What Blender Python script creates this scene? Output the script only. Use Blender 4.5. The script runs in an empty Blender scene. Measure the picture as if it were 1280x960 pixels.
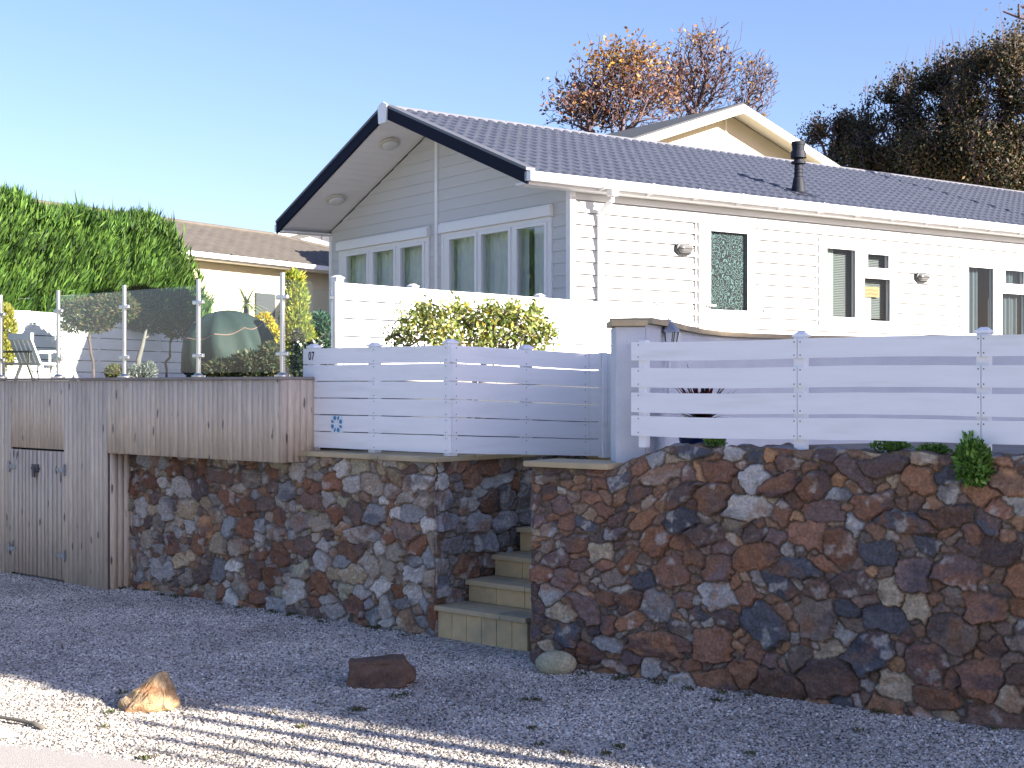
import bpy, math, random
import numpy as np
from mathutils import Vector, Matrix

random.seed(7); RNG = np.random.default_rng(11)
C = bpy.context.scene.collection
SC = bpy.context.scene
R = math.radians
H = 1.74            # eye height
F = 1729.0          # focal length in pixels of the 1280 px wide photo

# ------------------------------------------------------------------ camera
cam_d = bpy.data.cameras.new('camera'); cam = bpy.data.objects.new('camera', cam_d); C.objects.link(cam)
cam.location = (0, 0, H); cam.rotation_euler = (R(90), 0, 0)
cam_d.sensor_width = 36; cam_d.lens = 36*F/1280; cam_d.clip_start = .1; cam_d.clip_end = 2000
SC.camera = cam

# ------------------------------------------------------------------ sky, sun, exposure
SUN_EL = 22.0; SUN_AZ = math.degrees(math.atan2(.854, -.52))   # azimuth clockwise from +Y
w = bpy.data.worlds.new('World'); SC.world = w; w.use_nodes = True
nt = w.node_tree; bg = nt.nodes['Background']
sky = nt.nodes.new('ShaderNodeTexSky'); sky.sky_type = 'NISHITA'; sky.sun_disc = False
sky.sun_elevation = R(SUN_EL); sky.sun_rotation = R(SUN_AZ); sky.altitude = 0
sky.air_density = 1.0; sky.dust_density = 0.9; sky.ozone_density = 5.0
tint = nt.nodes.new('ShaderNodeMixRGB'); tint.blend_type = 'MULTIPLY'; tint.inputs[0].default_value = 1; tint.inputs[2].default_value = (1.08, .875, .93, 1)
nt.links.new(sky.outputs[0], tint.inputs[1]); nt.links.new(tint.outputs[0], bg.inputs[0]); bg.inputs[1].default_value = .067
sun_d = bpy.data.lights.new('sun', 'SUN'); sun_d.energy = 4.2; sun_d.angle = R(.5); sun_d.color = (1, .92, .81)
sun = bpy.data.objects.new('sun', sun_d); C.objects.link(sun)
SV = Vector((.854*math.cos(R(SUN_EL)), -.52*math.cos(R(SUN_EL)), math.sin(R(SUN_EL))))
sun.rotation_euler = SV.to_track_quat('Z', 'Y').to_euler(); sun.location = (6, -6, 9)
SC.view_settings.view_transform = 'Standard'; SC.view_settings.look = 'None'
SC.view_settings.gamma = 1; SC.view_settings.use_curve_mapping = False
SC.view_settings.exposure = 2.12
SC.render.engine = 'CYCLES'
SC.cycles.use_denoising = True; SC.cycles.max_bounces = 6; SC.cycles.transparent_max_bounces = 12
SC.cycles.caustics_reflective = False; SC.cycles.caustics_refractive = False

# ------------------------------------------------------------------ geometry helpers
def pt(px, py, d):
    return Vector(((px-640)/F*d, d, H-(py-480)/F*d))
def gx(px, d): return (px-640)/F*d
def zz(py, d): return H-(py-480)/F*d
class Frame:
    def __init__(s, ox, oy, deg): s.ox, s.oy, s.a = ox, oy, R(deg)
    def hit(s, px, py, c=0, axis='y'):
        """photo pixel -> local coordinate (x on plane y=c, or y on plane x=c) and height"""
        ca, sa = math.cos(s.a), math.sin(s.a)
        n, e = ((-sa, ca), (ca, sa)) if axis == 'y' else ((ca, sa), (-sa, ca))
        dx = (px-640)/F
        t = (c + s.ox*n[0]+s.oy*n[1])/(dx*n[0]+n[1])
        return (dx*t-s.ox)*e[0]+(t-s.oy)*e[1], H-(py-480)/F*t
    def w(s, x, y, z=0):
        ca, sa = math.cos(s.a), math.sin(s.a)
        return Vector((s.ox+x*ca-y*sa, s.oy+x*sa+y*ca, z))

class MB:
    """collects shapes and links them as one mesh object"""
    def __init__(s): s.v, s.f, s.mi, s.m = [], [], [], 0
    def face(s, pts):
        b = len(s.v); s.v += [tuple(p) for p in pts]; s.f.append(tuple(range(b, b+len(pts)))); s.mi.append(s.m)
    def raw(s, v, f):
        b = len(s.v); s.v += [tuple(p) for p in v]
        for q in f: s.f.append(tuple(i+b for i in q)); s.mi.append(s.m)
        return s
    def box(s, x0, x1, y0, y1, z0, z1):
        if x0 > x1: x0, x1 = x1, x0
        if y0 > y1: y0, y1 = y1, y0
        if z0 > z1: z0, z1 = z1, z0
        v = [(x0,y0,z0),(x1,y0,z0),(x1,y1,z0),(x0,y1,z0),(x0,y0,z1),(x1,y0,z1),(x1,y1,z1),(x0,y1,z1)]
        return s.raw(v, [(0,3,2,1),(4,5,6,7),(0,1,5,4),(1,2,6,5),(2,3,7,6),(3,0,4,7)])
    def prism(s, poly, z0, z1):
        """poly CCW in xy"""
        n = len(poly); v = [(p[0],p[1],z0) for p in poly]+[(p[0],p[1],z1) for p in poly]
        f = [tuple(range(n-1,-1,-1)), tuple(range(n, 2*n))]+[(i,(i+1)%n,(i+1)%n+n,i+n) for i in range(n)]
        return s.raw(v, f)
    def extrude(s, prof, p0, p1, axis):
        """profile points (a,b) swept along 'x' or 'y' from p0 to p1; (a,b)=(other horizontal, z)"""
        n = len(prof)
        if axis == 'x': v = [(p0,a,b) for a,b in prof]+[(p1,a,b) for a,b in prof]
        else: v = [(a,p0,b) for a,b in prof]+[(a,p1,b) for a,b in prof]
        f = [tuple(range(n)), tuple(range(2*n-1, n-1, -1))]+[(i+n,(i+1)%n+n,(i+1)%n,i) for i in range(n)]
        return s.raw(v, f)
    def tube(s, pts, r, k=8, r1=None, cap=True):
        pts = [Vector(p) for p in pts]; n = len(pts); v = []; f = []
        r1 = r if r1 is None else r1; up = Vector((0,0,1))
        for i, p in enumerate(pts):
            t = (pts[min(i+1,n-1)]-pts[max(i-1,0)]).normalized()
            a = t.cross(up if abs(t.z) < .95 else Vector((1,0,0))).normalized(); b = t.cross(a)
            rr = r+(r1-r)*i/max(n-1,1)
            for j in range(k):
                q = 2*math.pi*j/k; v.append(p+a*math.cos(q)*rr+b*math.sin(q)*rr)
        for i in range(n-1):
            for j in range(k):
                f.append((i*k+j, i*k+(j+1)%k, (i+1)*k+(j+1)%k, (i+1)*k+j))
        if cap: f += [tuple(range(k-1,-1,-1)), tuple(range((n-1)*k, n*k))]
        return s.raw(v, f)
    def lathe(s, prof, c=(0,0,0), k=20):
        v = []; f = []; n = len(prof)
        for r, z in prof:
            for j in range(k):
                q = 2*math.pi*j/k; v.append((c[0]+r*math.cos(q), c[1]+r*math.sin(q), c[2]+z))
        for i in range(n-1):
            for j in range(k): f.append((i*k+j, i*k+(j+1)%k, (i+1)*k+(j+1)%k, (i+1)*k+j))
        f += [tuple(range(k-1,-1,-1)), tuple(range((n-1)*k, n*k))]
        return s.raw(v, f)
    def build(s, name, mats, parent=None, bevel=0, smooth=False, loc=None, rz=0):
        me = bpy.data.meshes.new(name); me.from_pydata(s.v, [], s.f)
        if not isinstance(mats, (list, tuple)): mats = [mats]
        for m in mats: me.materials.append(m)
        if len(mats) > 1: me.polygons.foreach_set('material_index', s.mi)
        if smooth: me.polygons.foreach_set('use_smooth', [True]*len(me.polygons))
        me.update()
        o = bpy.data.objects.new(name, me); C.objects.link(o)
        if parent: o.parent = parent
        if loc is not None: o.location = loc
        o.rotation_euler.z = rz
        if bevel:
            b = o.modifiers.new('bevel', 'BEVEL'); b.width = bevel; b.segments = 2; b.limit_method = 'ANGLE'; b.angle_limit = R(40)
        return o

def tag(o, label, cat, group=None, kind=None):
    o['label'] = label; o['category'] = cat
    if group: o['group'] = group
    if kind: o['kind'] = kind
    return o
def thing(name, label, cat, fr=None, loc=(0,0,0), rz=0, group=None):
    o = bpy.data.objects.new(name, None); C.objects.link(o); o.empty_display_size = .2
    if fr: o.location = (fr.ox, fr.oy, 0); o.rotation_euler.z = fr.a
    else: o.location = loc; o.rotation_euler.z = rz
    return tag(o, label, cat, group)
def struct(o): o['kind'] = 'structure'; return o
def grid_mesh(name, X, Y, Z, mat, col=None, parent=None, smooth=True):
    """mesh over 2-D arrays of coordinates"""
    n, m = X.shape; co = np.stack([X, Y, Z], -1).reshape(-1, 3).astype(np.float32)
    i = np.arange(n*m).reshape(n, m)
    q = np.stack([i[:-1,:-1], i[:-1,1:], i[1:,1:], i[1:,:-1]], -1).reshape(-1, 4)
    return arr_mesh(name, co, q, mat, col, parent, smooth)
def arr_mesh(name, co, q, mat, col=None, parent=None, smooth=False):
    k = q.shape[1]; me = bpy.data.meshes.new(name)
    me.vertices.add(len(co)); me.vertices.foreach_set('co', np.ascontiguousarray(co, np.float32).ravel())
    me.loops.add(q.size); me.loops.foreach_set('vertex_index', np.ascontiguousarray(q, np.int32).ravel())
    me.polygons.add(len(q)); me.polygons.foreach_set('loop_start', np.arange(0, q.size, k, dtype=np.int32))
    if smooth: me.polygons.foreach_set('use_smooth', np.ones(len(q), bool))
    me.update(calc_edges=True); me.validate()
    if col is not None:
        a = me.color_attributes.new('Col', 'FLOAT_COLOR', 'POINT')
        a.data.foreach_set('color', np.concatenate([col, np.ones((len(col),1))], 1).astype(np.float32).ravel())
    me.materials.append(mat)
    o = bpy.data.objects.new(name, me); C.objects.link(o)
    if parent: o.parent = parent
    return o
def vnoise(x, y, seed=0):
    """value noise on arrays, about -1..1"""
    xi = np.floor(x).astype(np.int64); yi = np.floor(y).astype(np.int64); fx = x-xi; fy = y-yi
    fx = fx*fx*(3-2*fx); fy = fy*fy*(3-2*fy)
    def h(a, b):
        n = (a*374761393+b*668265263+seed*1442695041) & 0xffffffff
        n = ((n ^ (n >> 13))*1274126177) & 0xffffffff
        return ((n ^ (n >> 16)) & 0xffff)/32767.5-1
    return (h(xi,yi)*(1-fx)+h(xi+1,yi)*fx)*(1-fy)+(h(xi,yi+1)*(1-fx)+h(xi+1,yi+1)*fx)*fy
def fbm(x, y, seed=0, o=4):
    s = 0; a = .5
    for k in range(o): s = s+a*vnoise(x*2**k, y*2**k, seed+k); a *= .5
    return s

# ------------------------------------------------------------------ materials
def mat(name, col, rough=.6, metal=0, var=0, vscale=8, bump=0, bscale=60, stretch=(1,1,1), attr=False, spec=.5,
        col2=None, c2scale=3, c2lo=.5, c2hi=.7):
    m = bpy.data.materials.new(name); m.use_nodes = True; n = m.node_tree; N = n.nodes; L = n.links
    p = N['Principled BSDF']; p.inputs['Roughness'].default_value = rough; p.inputs['Metallic'].default_value = metal
    p.inputs['Specular IOR Level'].default_value = spec
    p.inputs['Base Color'].default_value = (*col, 1)
    tc = N.new('ShaderNodeTexCoord'); mp = N.new('ShaderNodeMapping'); mp.inputs['Scale'].default_value = stretch
    L.new(tc.outputs['Object'], mp.inputs[0]); src = None
    if attr:
        a = N.new('ShaderNodeAttribute'); a.attribute_name = 'Col'; src = a.outputs['Color']
    else:
        rgb = N.new('ShaderNodeRGB'); rgb.outputs[0].default_value = (*col, 1); src = rgb.outputs[0]
    if col2:
        nz = N.new('ShaderNodeTexNoise'); nz.inputs['Scale'].default_value = c2scale; nz.inputs['Detail'].default_value = 6
        L.new(mp.outputs[0], nz.inputs['Vector'])
        mr = N.new('ShaderNodeMapRange'); mr.inputs[1].default_value = c2lo; mr.inputs[2].default_value = c2hi; L.new(nz.outputs['Fac'], mr.inputs[0])
        mx = N.new('ShaderNodeMixRGB'); mx.inputs[2].default_value = (*col2, 1); L.new(mr.outputs[0], mx.inputs[0]); L.new(src, mx.inputs[1]); src = mx.outputs[0]
    if var:
        nz = N.new('ShaderNodeTexNoise'); nz.inputs['Scale'].default_value = vscale; nz.inputs['Detail'].default_value = 5
        L.new(mp.outputs[0], nz.inputs['Vector'])
        mr = N.new('ShaderNodeMapRange'); mr.inputs[1].default_value = .25; mr.inputs[2].default_value = .75
        mr.inputs[3].default_value = 1-var; mr.inputs[4].default_value = 1+var
        L.new(nz.outputs['Fac'], mr.inputs[0])
        mx = N.new('ShaderNodeVectorMath'); mx.operation = 'SCALE'; L.new(src, mx.inputs[0]); L.new(mr.outputs[0], mx.inputs['Scale']); src = mx.outputs[0]
    L.new(src, p.inputs['Base Color'])
    if bump:
        nb = N.new('ShaderNodeTexNoise'); nb.inputs['Scale'].default_value = bscale; nb.inputs['Detail'].default_value = 4
        L.new(mp.outputs[0], nb.inputs['Vector'])
        b = N.new('ShaderNodeBump'); b.inputs['Strength'].default_value = bump; b.inputs['Distance'].default_value = .01
        L.new(nb.outputs['Fac'], b.inputs['Height']); L.new(b.outputs[0], p.inputs['Normal'])
    return m
def leafmat(name, trans=.3, rough=.55):
    m = bpy.data.materials.new(name); m.use_nodes = True; n = m.node_tree; N = n.nodes; L = n.links
    p = N['Principled BSDF']; p.inputs['Roughness'].default_value = rough; p.inputs['Specular IOR Level'].default_value = .35
    a = N.new('ShaderNodeAttribute'); a.attribute_name = 'Col'; L.new(a.outputs['Color'], p.inputs['Base Color'])
    t = N.new('ShaderNodeBsdfTranslucent'); L.new(a.outputs['Color'], t.inputs[0])
    mx = N.new('ShaderNodeMixShader'); mx.inputs[0].default_value = trans
    L.new(p.outputs[0], mx.inputs[1]); L.new(t.outputs[0], mx.inputs[2]); L.new(mx.outputs[0], N['Material Output'].inputs[0])
    return m
def glassmat(name, tint=(.93,.96,.95), boost=.0):
    m = bpy.data.materials.new(name); m.use_nodes = True; n = m.node_tree; N = n.nodes; L = n.links
    N.remove(N['Principled BSDF'])
    tr = N.new('ShaderNodeBsdfTransparent'); tr.inputs[0].default_value = (*tint, 1)
    gl = N.new('ShaderNodeBsdfGlossy'); gl.inputs['Roughness'].default_value = .01
    fr = N.new('ShaderNodeLayerWeight'); fr.inputs[0].default_value = .5; pw = N.new('ShaderNodeMath'); pw.operation = 'POWER'; pw.inputs[1].default_value = 4
    L.new(fr.outputs['Facing'], pw.inputs[0])
    ma = N.new('ShaderNodeMath'); ma.operation = 'MULTIPLY_ADD'; ma.inputs[1].default_value = .9; ma.inputs[2].default_value = boost; ma.use_clamp = True
    mx = N.new('ShaderNodeMixShader')
    L.new(pw.outputs[0], ma.inputs[0]); L.new(ma.outputs[0], mx.inputs[0]); L.new(tr.outputs[0], mx.inputs[1]); L.new(gl.outputs[0], mx.inputs[2])
    L.new(mx.outputs[0], N['Material Output'].inputs[0]); return m

M = {}
M['white_board'] = mat('white_board', (.87,.88,.885), .45, col2=(.66,.70,.64), c2scale=1.6, c2lo=.56, c2hi=.95, var=.035, vscale=3, bump=.06, bscale=12, stretch=(1,8,8))
M['white_pvc'] = mat('white_pvc', (.8,.8,.8), .35, var=.02, vscale=2)
M['clad_white'] = mat('clad_white', (.56,.56,.55), .5, var=.03, vscale=1.5, bump=.08, bscale=25, stretch=(.3,.3,4))
M['render_white'] = mat('render_white', (.60,.63,.66), .8, var=.06, vscale=5, bump=.6, bscale=90)
M['trim_grey'] = mat('trim_grey', (.32,.33,.35), .5)
M['navy'] = mat('navy', (.008,.011,.026), .8, spec=.15, var=.1)
M['screw'] = mat('screw', (.08,.07,.06), .5, metal=.6)
M['steel'] = mat('steel', (.62,.6,.57), .28, metal=1, var=.05)
M['galv'] = mat('galv', (.33,.34,.36), .5, metal=.7, var=.2, vscale=30)
M['padlock'] = mat('padlock', (.08,.08,.1), .4, metal=.5)
M['black'] = mat('black_plastic', (.025,.025,.03), .45)
M['flue'] = mat('flue', (.014,.016,.026), .6, spec=.25, var=.15)
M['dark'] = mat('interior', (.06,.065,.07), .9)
M['curtain'] = mat('curtain', (.85,.87,.88), .9, var=.05); M['drape'] = mat('drape', (.085,.105,.12), .9, var=.05); M['net'] = mat('net_curtain', (.26,.28,.26), .9)
M['blind'] = mat('blind', (.15,.16,.155), .8)
M['sandstone'] = mat('sandstone', (.58,.43,.22), .85, var=.12, vscale=12, bump=.3, bscale=80, col2=(.33,.29,.18), c2scale=4, c2lo=.5, c2hi=.8)
M['coping'] = mat('coping', (.50,.40,.24), .85, var=.15, vscale=6, bump=.3, bscale=80, col2=(.22,.21,.15), c2scale=3, c2lo=.52, c2hi=.75)
M['stone'] = mat('stone', (.2,.2,.2), .82, var=.28, vscale=60, bump=.8, bscale=85, attr=True, spec=.35)
M['mortar'] = mat('mortar', (.10,.09,.075), .9, bump=.5)
M['roof_tile'] = mat('roof_tile', (.056,.062,.084), .45, var=.12, vscale=5, bump=.15, bscale=300)
M['roof_brown'] = mat('roof_brown', (.11,.095,.078), .8, var=.15, vscale=4)
M['roof_dark'] = mat('roof_dark', (.06,.065,.07), .8, var=.15)
M['cream'] = mat('cream', (.60,.53,.38), .8, var=.04, vscale=2)
M['cream_trim'] = mat('cream_trim', (.78,.76,.70), .6)
M['glass'] = glassmat('window_glass', (.93,.95,.95), .07)
M['side_glass'] = glassmat('side_window_glass', (.90,.93,.93), .0); M['balu'] = glassmat('balustrade_glass', (.94,.97,.96), .02)
M['bark'] = mat('bark', (.11,.085,.075), .9, var=.25, vscale=10)
M['twig'] = mat('twig', (.11,.075,.085), .8, var=.2, vscale=2)
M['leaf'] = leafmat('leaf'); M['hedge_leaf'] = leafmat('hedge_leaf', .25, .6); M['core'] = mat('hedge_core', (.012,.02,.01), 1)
M['blue_plaque'] = mat('blue_plaque', (.06,.25,.48), .4); M['plaque_white'] = mat('plaque_white', (.75,.82,.86), .4)
M['gap_shade'] = mat('gap_shade', (.07,.07,.08), .6); M['ink'] = mat('ink', (.03,.03,.045), .5)  # first colour is near-black, standing for shade in the trim gaps
M['tarp'] = mat('tarp', (.009,.026,.021), .75, var=.25, vscale=6, bump=.5, bscale=14)
M['seam'] = mat('seam', (.2,.12,.09), .7)
M['pot'] = mat('pot', (.012,.025,.10), .12, var=.3, vscale=6)
M['soil'] = mat('soil', (.05,.04,.03), 1)
M['opal'] = mat('opal', (.66,.66,.64), .25); M['lamp_ring'] = mat('lamp_ring', (.55,.52,.45), .4)
M['grey_lamp'] = mat('grey_lamp', (.022,.022,.026), .5); M['lamp_lens'] = mat('lamp_lens', (.13,.13,.13), .2)
M['sign_wood'] = mat('sign_wood', (.30,.21,.09), .7, var=.1); M['sign_ink'] = mat('sign_ink', (.09,.05,.02), .7)
M['rope'] = mat('rope', (.12,.11,.09), .9)
M['deck'] = mat('deck_board', (.27,.24,.21), .8, var=.2, vscale=4)
M['skirting'] = mat('skirting', (.74,.74,.73), .6, var=.04)

# weathered vertical timber: grain, knots and streaks on top of a tone per board
def timber():
    m = mat('weathered_timber', (.3,.25,.22), .85, attr=True, var=.16, vscale=9, stretch=(5,5,.6), bump=.5, bscale=60)
    n = m.node_tree; N = n.nodes; L = n.links; p = N['Principled BSDF']
    src = p.inputs['Base Color'].links[0].from_socket
    tc = N.new('ShaderNodeTexCoord'); mp = N.new('ShaderNodeMapping'); mp.inputs['Scale'].default_value = (16,16,4.2)
    vo = N.new('ShaderNodeTexVoronoi'); vo.inputs['Scale'].default_value = 1
    wn = N.new('ShaderNodeTexNoise'); wn.inputs['Scale'].default_value = 9; wn.inputs['Detail'].default_value = 3
    ad = N.new('ShaderNodeMixRGB'); ad.inputs[0].default_value = .035
    L.new(tc.outputs['Object'], wn.inputs['Vector']); L.new(tc.outputs['Object'], ad.inputs[1]); L.new(wn.outputs['Color'], ad.inputs[2])
    L.new(ad.outputs[0], mp.inputs[0]); L.new(mp.outputs[0], vo.inputs['Vector'])
    mr = N.new('ShaderNodeMapRange'); mr.inputs[1].default_value = .11; mr.inputs[2].default_value = .20; mr.inputs[3].default_value = .8; mr.inputs[4].default_value = 0
    L.new(vo.outputs['Distance'], mr.inputs[0])
    sep = N.new('ShaderNodeSeparateColor'); L.new(vo.outputs['Color'], sep.inputs[0])
    gt = N.new('ShaderNodeMath'); gt.operation = 'GREATER_THAN'; gt.inputs[1].default_value = .5; L.new(sep.outputs[0], gt.inputs[0])
    mu = N.new('ShaderNodeMath'); mu.operation = 'MULTIPLY'; L.new(mr.outputs[0], mu.inputs[0]); L.new(gt.outputs[0], mu.inputs[1])
    mx = N.new('ShaderNodeMixRGB'); mx.inputs[2].default_value = (.045,.035,.04,1)
    L.new(mu.outputs[0], mx.inputs[0]); L.new(src, mx.inputs[1]); L.new(mx.outputs[0], p.inputs['Base Color'])
    return m
M['timber'] = timber()
# lace / patterned curtain in the door
def lace():
    m = bpy.data.materials.new('lace_curtain'); m.use_nodes = True; N = m.node_tree.nodes; L = m.node_tree.links; p = N['Principled BSDF']
    tc = N.new('ShaderNodeTexCoord'); vo = N.new('ShaderNodeTexVoronoi'); vo.inputs['Scale'].default_value = 17
    vo.feature = 'F1'; L.new(tc.outputs['Object'], vo.inputs['Vector'])
    wv = N.new('ShaderNodeMath'); wv.operation = 'SINE'; mu = N.new('ShaderNodeMath'); mu.operation = 'MULTIPLY'; mu.inputs[1].default_value = 16
    L.new(vo.outputs['Distance'], mu.inputs[0]); L.new(mu.outputs[0], wv.inputs[0])
    cr = N.new('ShaderNodeValToRGB'); cr.color_ramp.elements[0].position = .35; cr.color_ramp.elements[0].color = (.0006,.0015,.003,1)
    cr.color_ramp.elements[1].position = .9; cr.color_ramp.elements[1].color = (.09,.16,.155,1)
    L.new(wv.outputs[0], cr.inputs[0]); L.new(cr.outputs[0], p.inputs['Base Color']); p.inputs['Roughness'].default_value = .8; return m
M['lace'] = lace()
# gravel sheet and pebbles
def gravelmat(name, inst):
    m = bpy.data.materials.new(name); m.use_nodes = True; N = m.node_tree.nodes; L = m.node_tree.links; p = N['Principled BSDF']; p.inputs['Roughness'].default_value = .85
    cr = N.new('ShaderNodeValToRGB'); e = cr.color_ramp.elements; e[0].position = 0; e[0].color = (.075,.07,.068,1); e[1].position = 1; e[1].color = (.74,.73,.70,1)
    for q, c in ((.18,(.19,.17,.155)),(.32,(.34,.32,.30)),(.6,(.47,.45,.42)),(.78,(.40,.34,.28))): k = e.new(q); k.color = (*c,1)
    if inst:
        oi = N.new('ShaderNodeObjectInfo'); src = oi.outputs['Random']
    else:
        tc = N.new('ShaderNodeTexCoord'); vo = N.new('ShaderNodeTexVoronoi'); vo.inputs['Scale'].default_value = 62
        L.new(tc.outputs['Object'], vo.inputs['Vector']); s = N.new('ShaderNodeSeparateColor'); L.new(vo.outputs['Color'], s.inputs[0]); src = s.outputs[0]
        b = N.new('ShaderNodeBump'); b.invert = True; b.inputs['Strength'].default_value = 1; b.inputs['Distance'].default_value = .012
        L.new(vo.outputs['Distance'], b.inputs['Height']); L.new(b.outputs[0], p.inputs['Normal'])
    L.new(src, cr.inputs[0])
    ge_ = N.new('ShaderNodeNewGeometry'); nz = N.new('ShaderNodeTexNoise'); nz.inputs['Scale'].default_value = 1.1; nz.inputs['Detail'].default_value = 7; nz.inputs['Roughness'].default_value = .65
    L.new(ge_.outputs['Position'], nz.inputs['Vector']); mr = N.new('ShaderNodeMapRange'); mr.inputs[1].default_value = .3; mr.inputs[2].default_value = .7; mr.inputs[3].default_value = .68; mr.inputs[4].default_value = 1.30
    L.new(nz.outputs['Fac'], mr.inputs[0])
    for q in cr.color_ramp.elements: q.color = (min(q.color[0]*1.15, .85), min(q.color[1]*1.13, .83), min(q.color[2]*1.08, .8), 1)
    sc_ = N.new('ShaderNodeVectorMath'); sc_.operation = 'SCALE'; L.new(cr.outputs[0], sc_.inputs[0]); L.new(mr.outputs[0], sc_.inputs['Scale']); L.new(sc_.outputs[0], p.inputs['Base Color']); return m
M['gravel'] = gravelmat('gravel_sheet', False); M['pebble'] = gravelmat('pebble', True)
M['road'] = mat('road', (.42,.385,.35), .9, var=.12, vscale=90, bump=.5, bscale=160, col2=(.3,.27,.245), c2scale=200, c2lo=.5, c2hi=.62)
M['road_paint'] = mat('road_paint', (.75,.75,.73), .7, var=.06, vscale=30)
M['earth'] = mat('earth', (.085,.095,.04), 1, var=.3, vscale=1.5, bump=.5)
M['terrace'] = mat('terrace', (.22,.2,.17), .95, var=.2, vscale=3, bump=.4)

# ------------------------------------------------------------------ foliage helpers
def unit(n):
    a = RNG.normal(size=(n,3)); return a/np.linalg.norm(a, axis=1, keepdims=True)
def blob_pts(n, blobs, shell=.55):
    """points in ellipsoids (cx,cy,cz,rx,ry,rz), biased to the surface"""
    b = np.array(blobs, float); wgt = (b[:,3]*b[:,5]+b[:,3]*b[:,4]); k = RNG.choice(len(b), n, p=wgt/wgt.sum())
    if shell < 0:
        return b[k,:3]+np.clip(RNG.normal(size=(n,3))*.52, -1.4, 1.4)*b[k,3:], k
    r = RNG.random(n)**(1/3); r = shell*(.75+.3*RNG.random(n))+(1-shell)*r
    return b[k,:3]+unit(n)*b[k,3:]*r[:,None], k
def leaves(name, P, A, Ln, Wd, cols, material, parent=None):
    n = len(P); A = A/np.linalg.norm(A, axis=1, keepdims=True)
    S = np.cross(A, unit(n)); S /= np.linalg.norm(S, axis=1, keepdims=True); Nn = np.cross(A, S)
    Ln = np.broadcast_to(Ln, n)[:,None]; Wd = np.broadcast_to(Wd, n)[:,None]
    v = np.stack([P, P+A*Ln*.45+S*Wd/2+Nn*Wd*.12, P+A*Ln, P+A*Ln*.45-S*Wd/2+Nn*Wd*.12], 1).reshape(-1,3)
    q = np.arange(4*n).reshape(n,4)
    return arr_mesh(name, v, q, material, np.repeat(cols, 4, 0), parent)
def palette(n, cols, p=None, jit=.2):
    c = np.array(cols)[RNG.choice(len(cols), n, p=p)]
    return np.clip(c*(1+jit*RNG.normal(size=(n,1))), .004, .9)
def branches(name, base, tips, r0, material, parent=None, step=.35, kpath=.3, k=4, tipr=.006, lift=.0):
    """branch skeleton: every tip joins the nearest point of the tree grown so far"""
    base = np.array(base, float); nodes = [base]; par = [-1]; plen = [0.]
    tips = tips[np.argsort(np.linalg.norm(tips-base, axis=1))]
    cap = 60000; arr = np.zeros((cap,3)); arr[0] = base; pl = np.zeros(cap); cnt = 1
    for t in tips:
        d = np.linalg.norm(arr[:cnt]-t, axis=1); j = int(np.argmin(d+kpath*pl[:cnt])); dist = d[j]
        n = max(1, int(dist/step)); a = arr[j].copy(); prev = j
        for i in range(1, n+1):
            f = i/n; p = a+(t-a)*f
            if i < n: p = p+RNG.normal(size=3)*step*.13+np.array([0,0,-lift*dist*math.sin(math.pi*f)])
            arr[cnt] = p; par.append(prev); pl[cnt] = pl[prev]+np.linalg.norm(p-arr[prev]); prev = cnt; cnt += 1
            if cnt >= cap-2: break
        if cnt >= cap-2: break
    wt = np.zeros(cnt); kids = np.zeros(cnt, int)
    for i in range(1, cnt): kids[par[i]] += 1
    for i in range(cnt-1, 0, -1):
        if kids[i] == 0: wt[i] = 1
        wt[par[i]] += wt[i]
    tot = max(wt[0], 1); rad = np.maximum(tipr, r0*(wt/tot)**.5)
    i = np.arange(1, cnt); p = np.array(par[1:]); A = arr[p]; B = arr[i]; T = B-A; T /= np.linalg.norm(T, axis=1, keepdims=True)+1e-9
    U = np.cross(T, np.array([.31,.17,.93])); U /= np.linalg.norm(U, axis=1, keepdims=True); W = np.cross(T, U)
    ang = 2*np.pi*np.arange(k)/k; rB = rad[i]; rA = np.minimum(rad[p], rB*1.35)
    ring = U[:,None]*np.cos(ang)[None,:,None]+W[:,None]*np.sin(ang)[None,:,None]
    v = np.concatenate([A[:,None]+ring*rA[:,None,None], B[:,None]+ring*rB[:,None,None]], 1).reshape(-1,3)
    o = np.arange(len(i))[:,None,None]*2*k; j = np.arange(k)[None,:,None]
    q = np.concatenate([o+j, o+(j+1)%k, o+(j+1)%k+k, o+j+k], 2).reshape(-1,4)
    return arr_mesh(name, v, q, material, None, parent)

# =================================================================== THE SETTING
g = MB(); g.box(-400, 400, -200, 600, -2, -.004); struct(g.build('ground', M['earth']))
FL = Frame(-.522, 9.5, -40.3)         # left stone wall: local x runs to the right, y into the bank; corner at x=0
FRW = Frame(.110, 8.62, -34.8)        # right stone wall: starts at x=0 and runs to the right
c0 = FL.w(0,0); r0 = FRW.w(0,0)
grav = MB(); grav.face([(-14,-4,0),(14,-4,0),(14,4,0),FRW.w(6.5,.1),FRW.w(0,.1),FL.w(1.5,1.6),FL.w(0,.2),FL.w(-8,.2),(-14,14,0)])
struct(grav.build('gravel_ground', M['gravel']))
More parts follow.
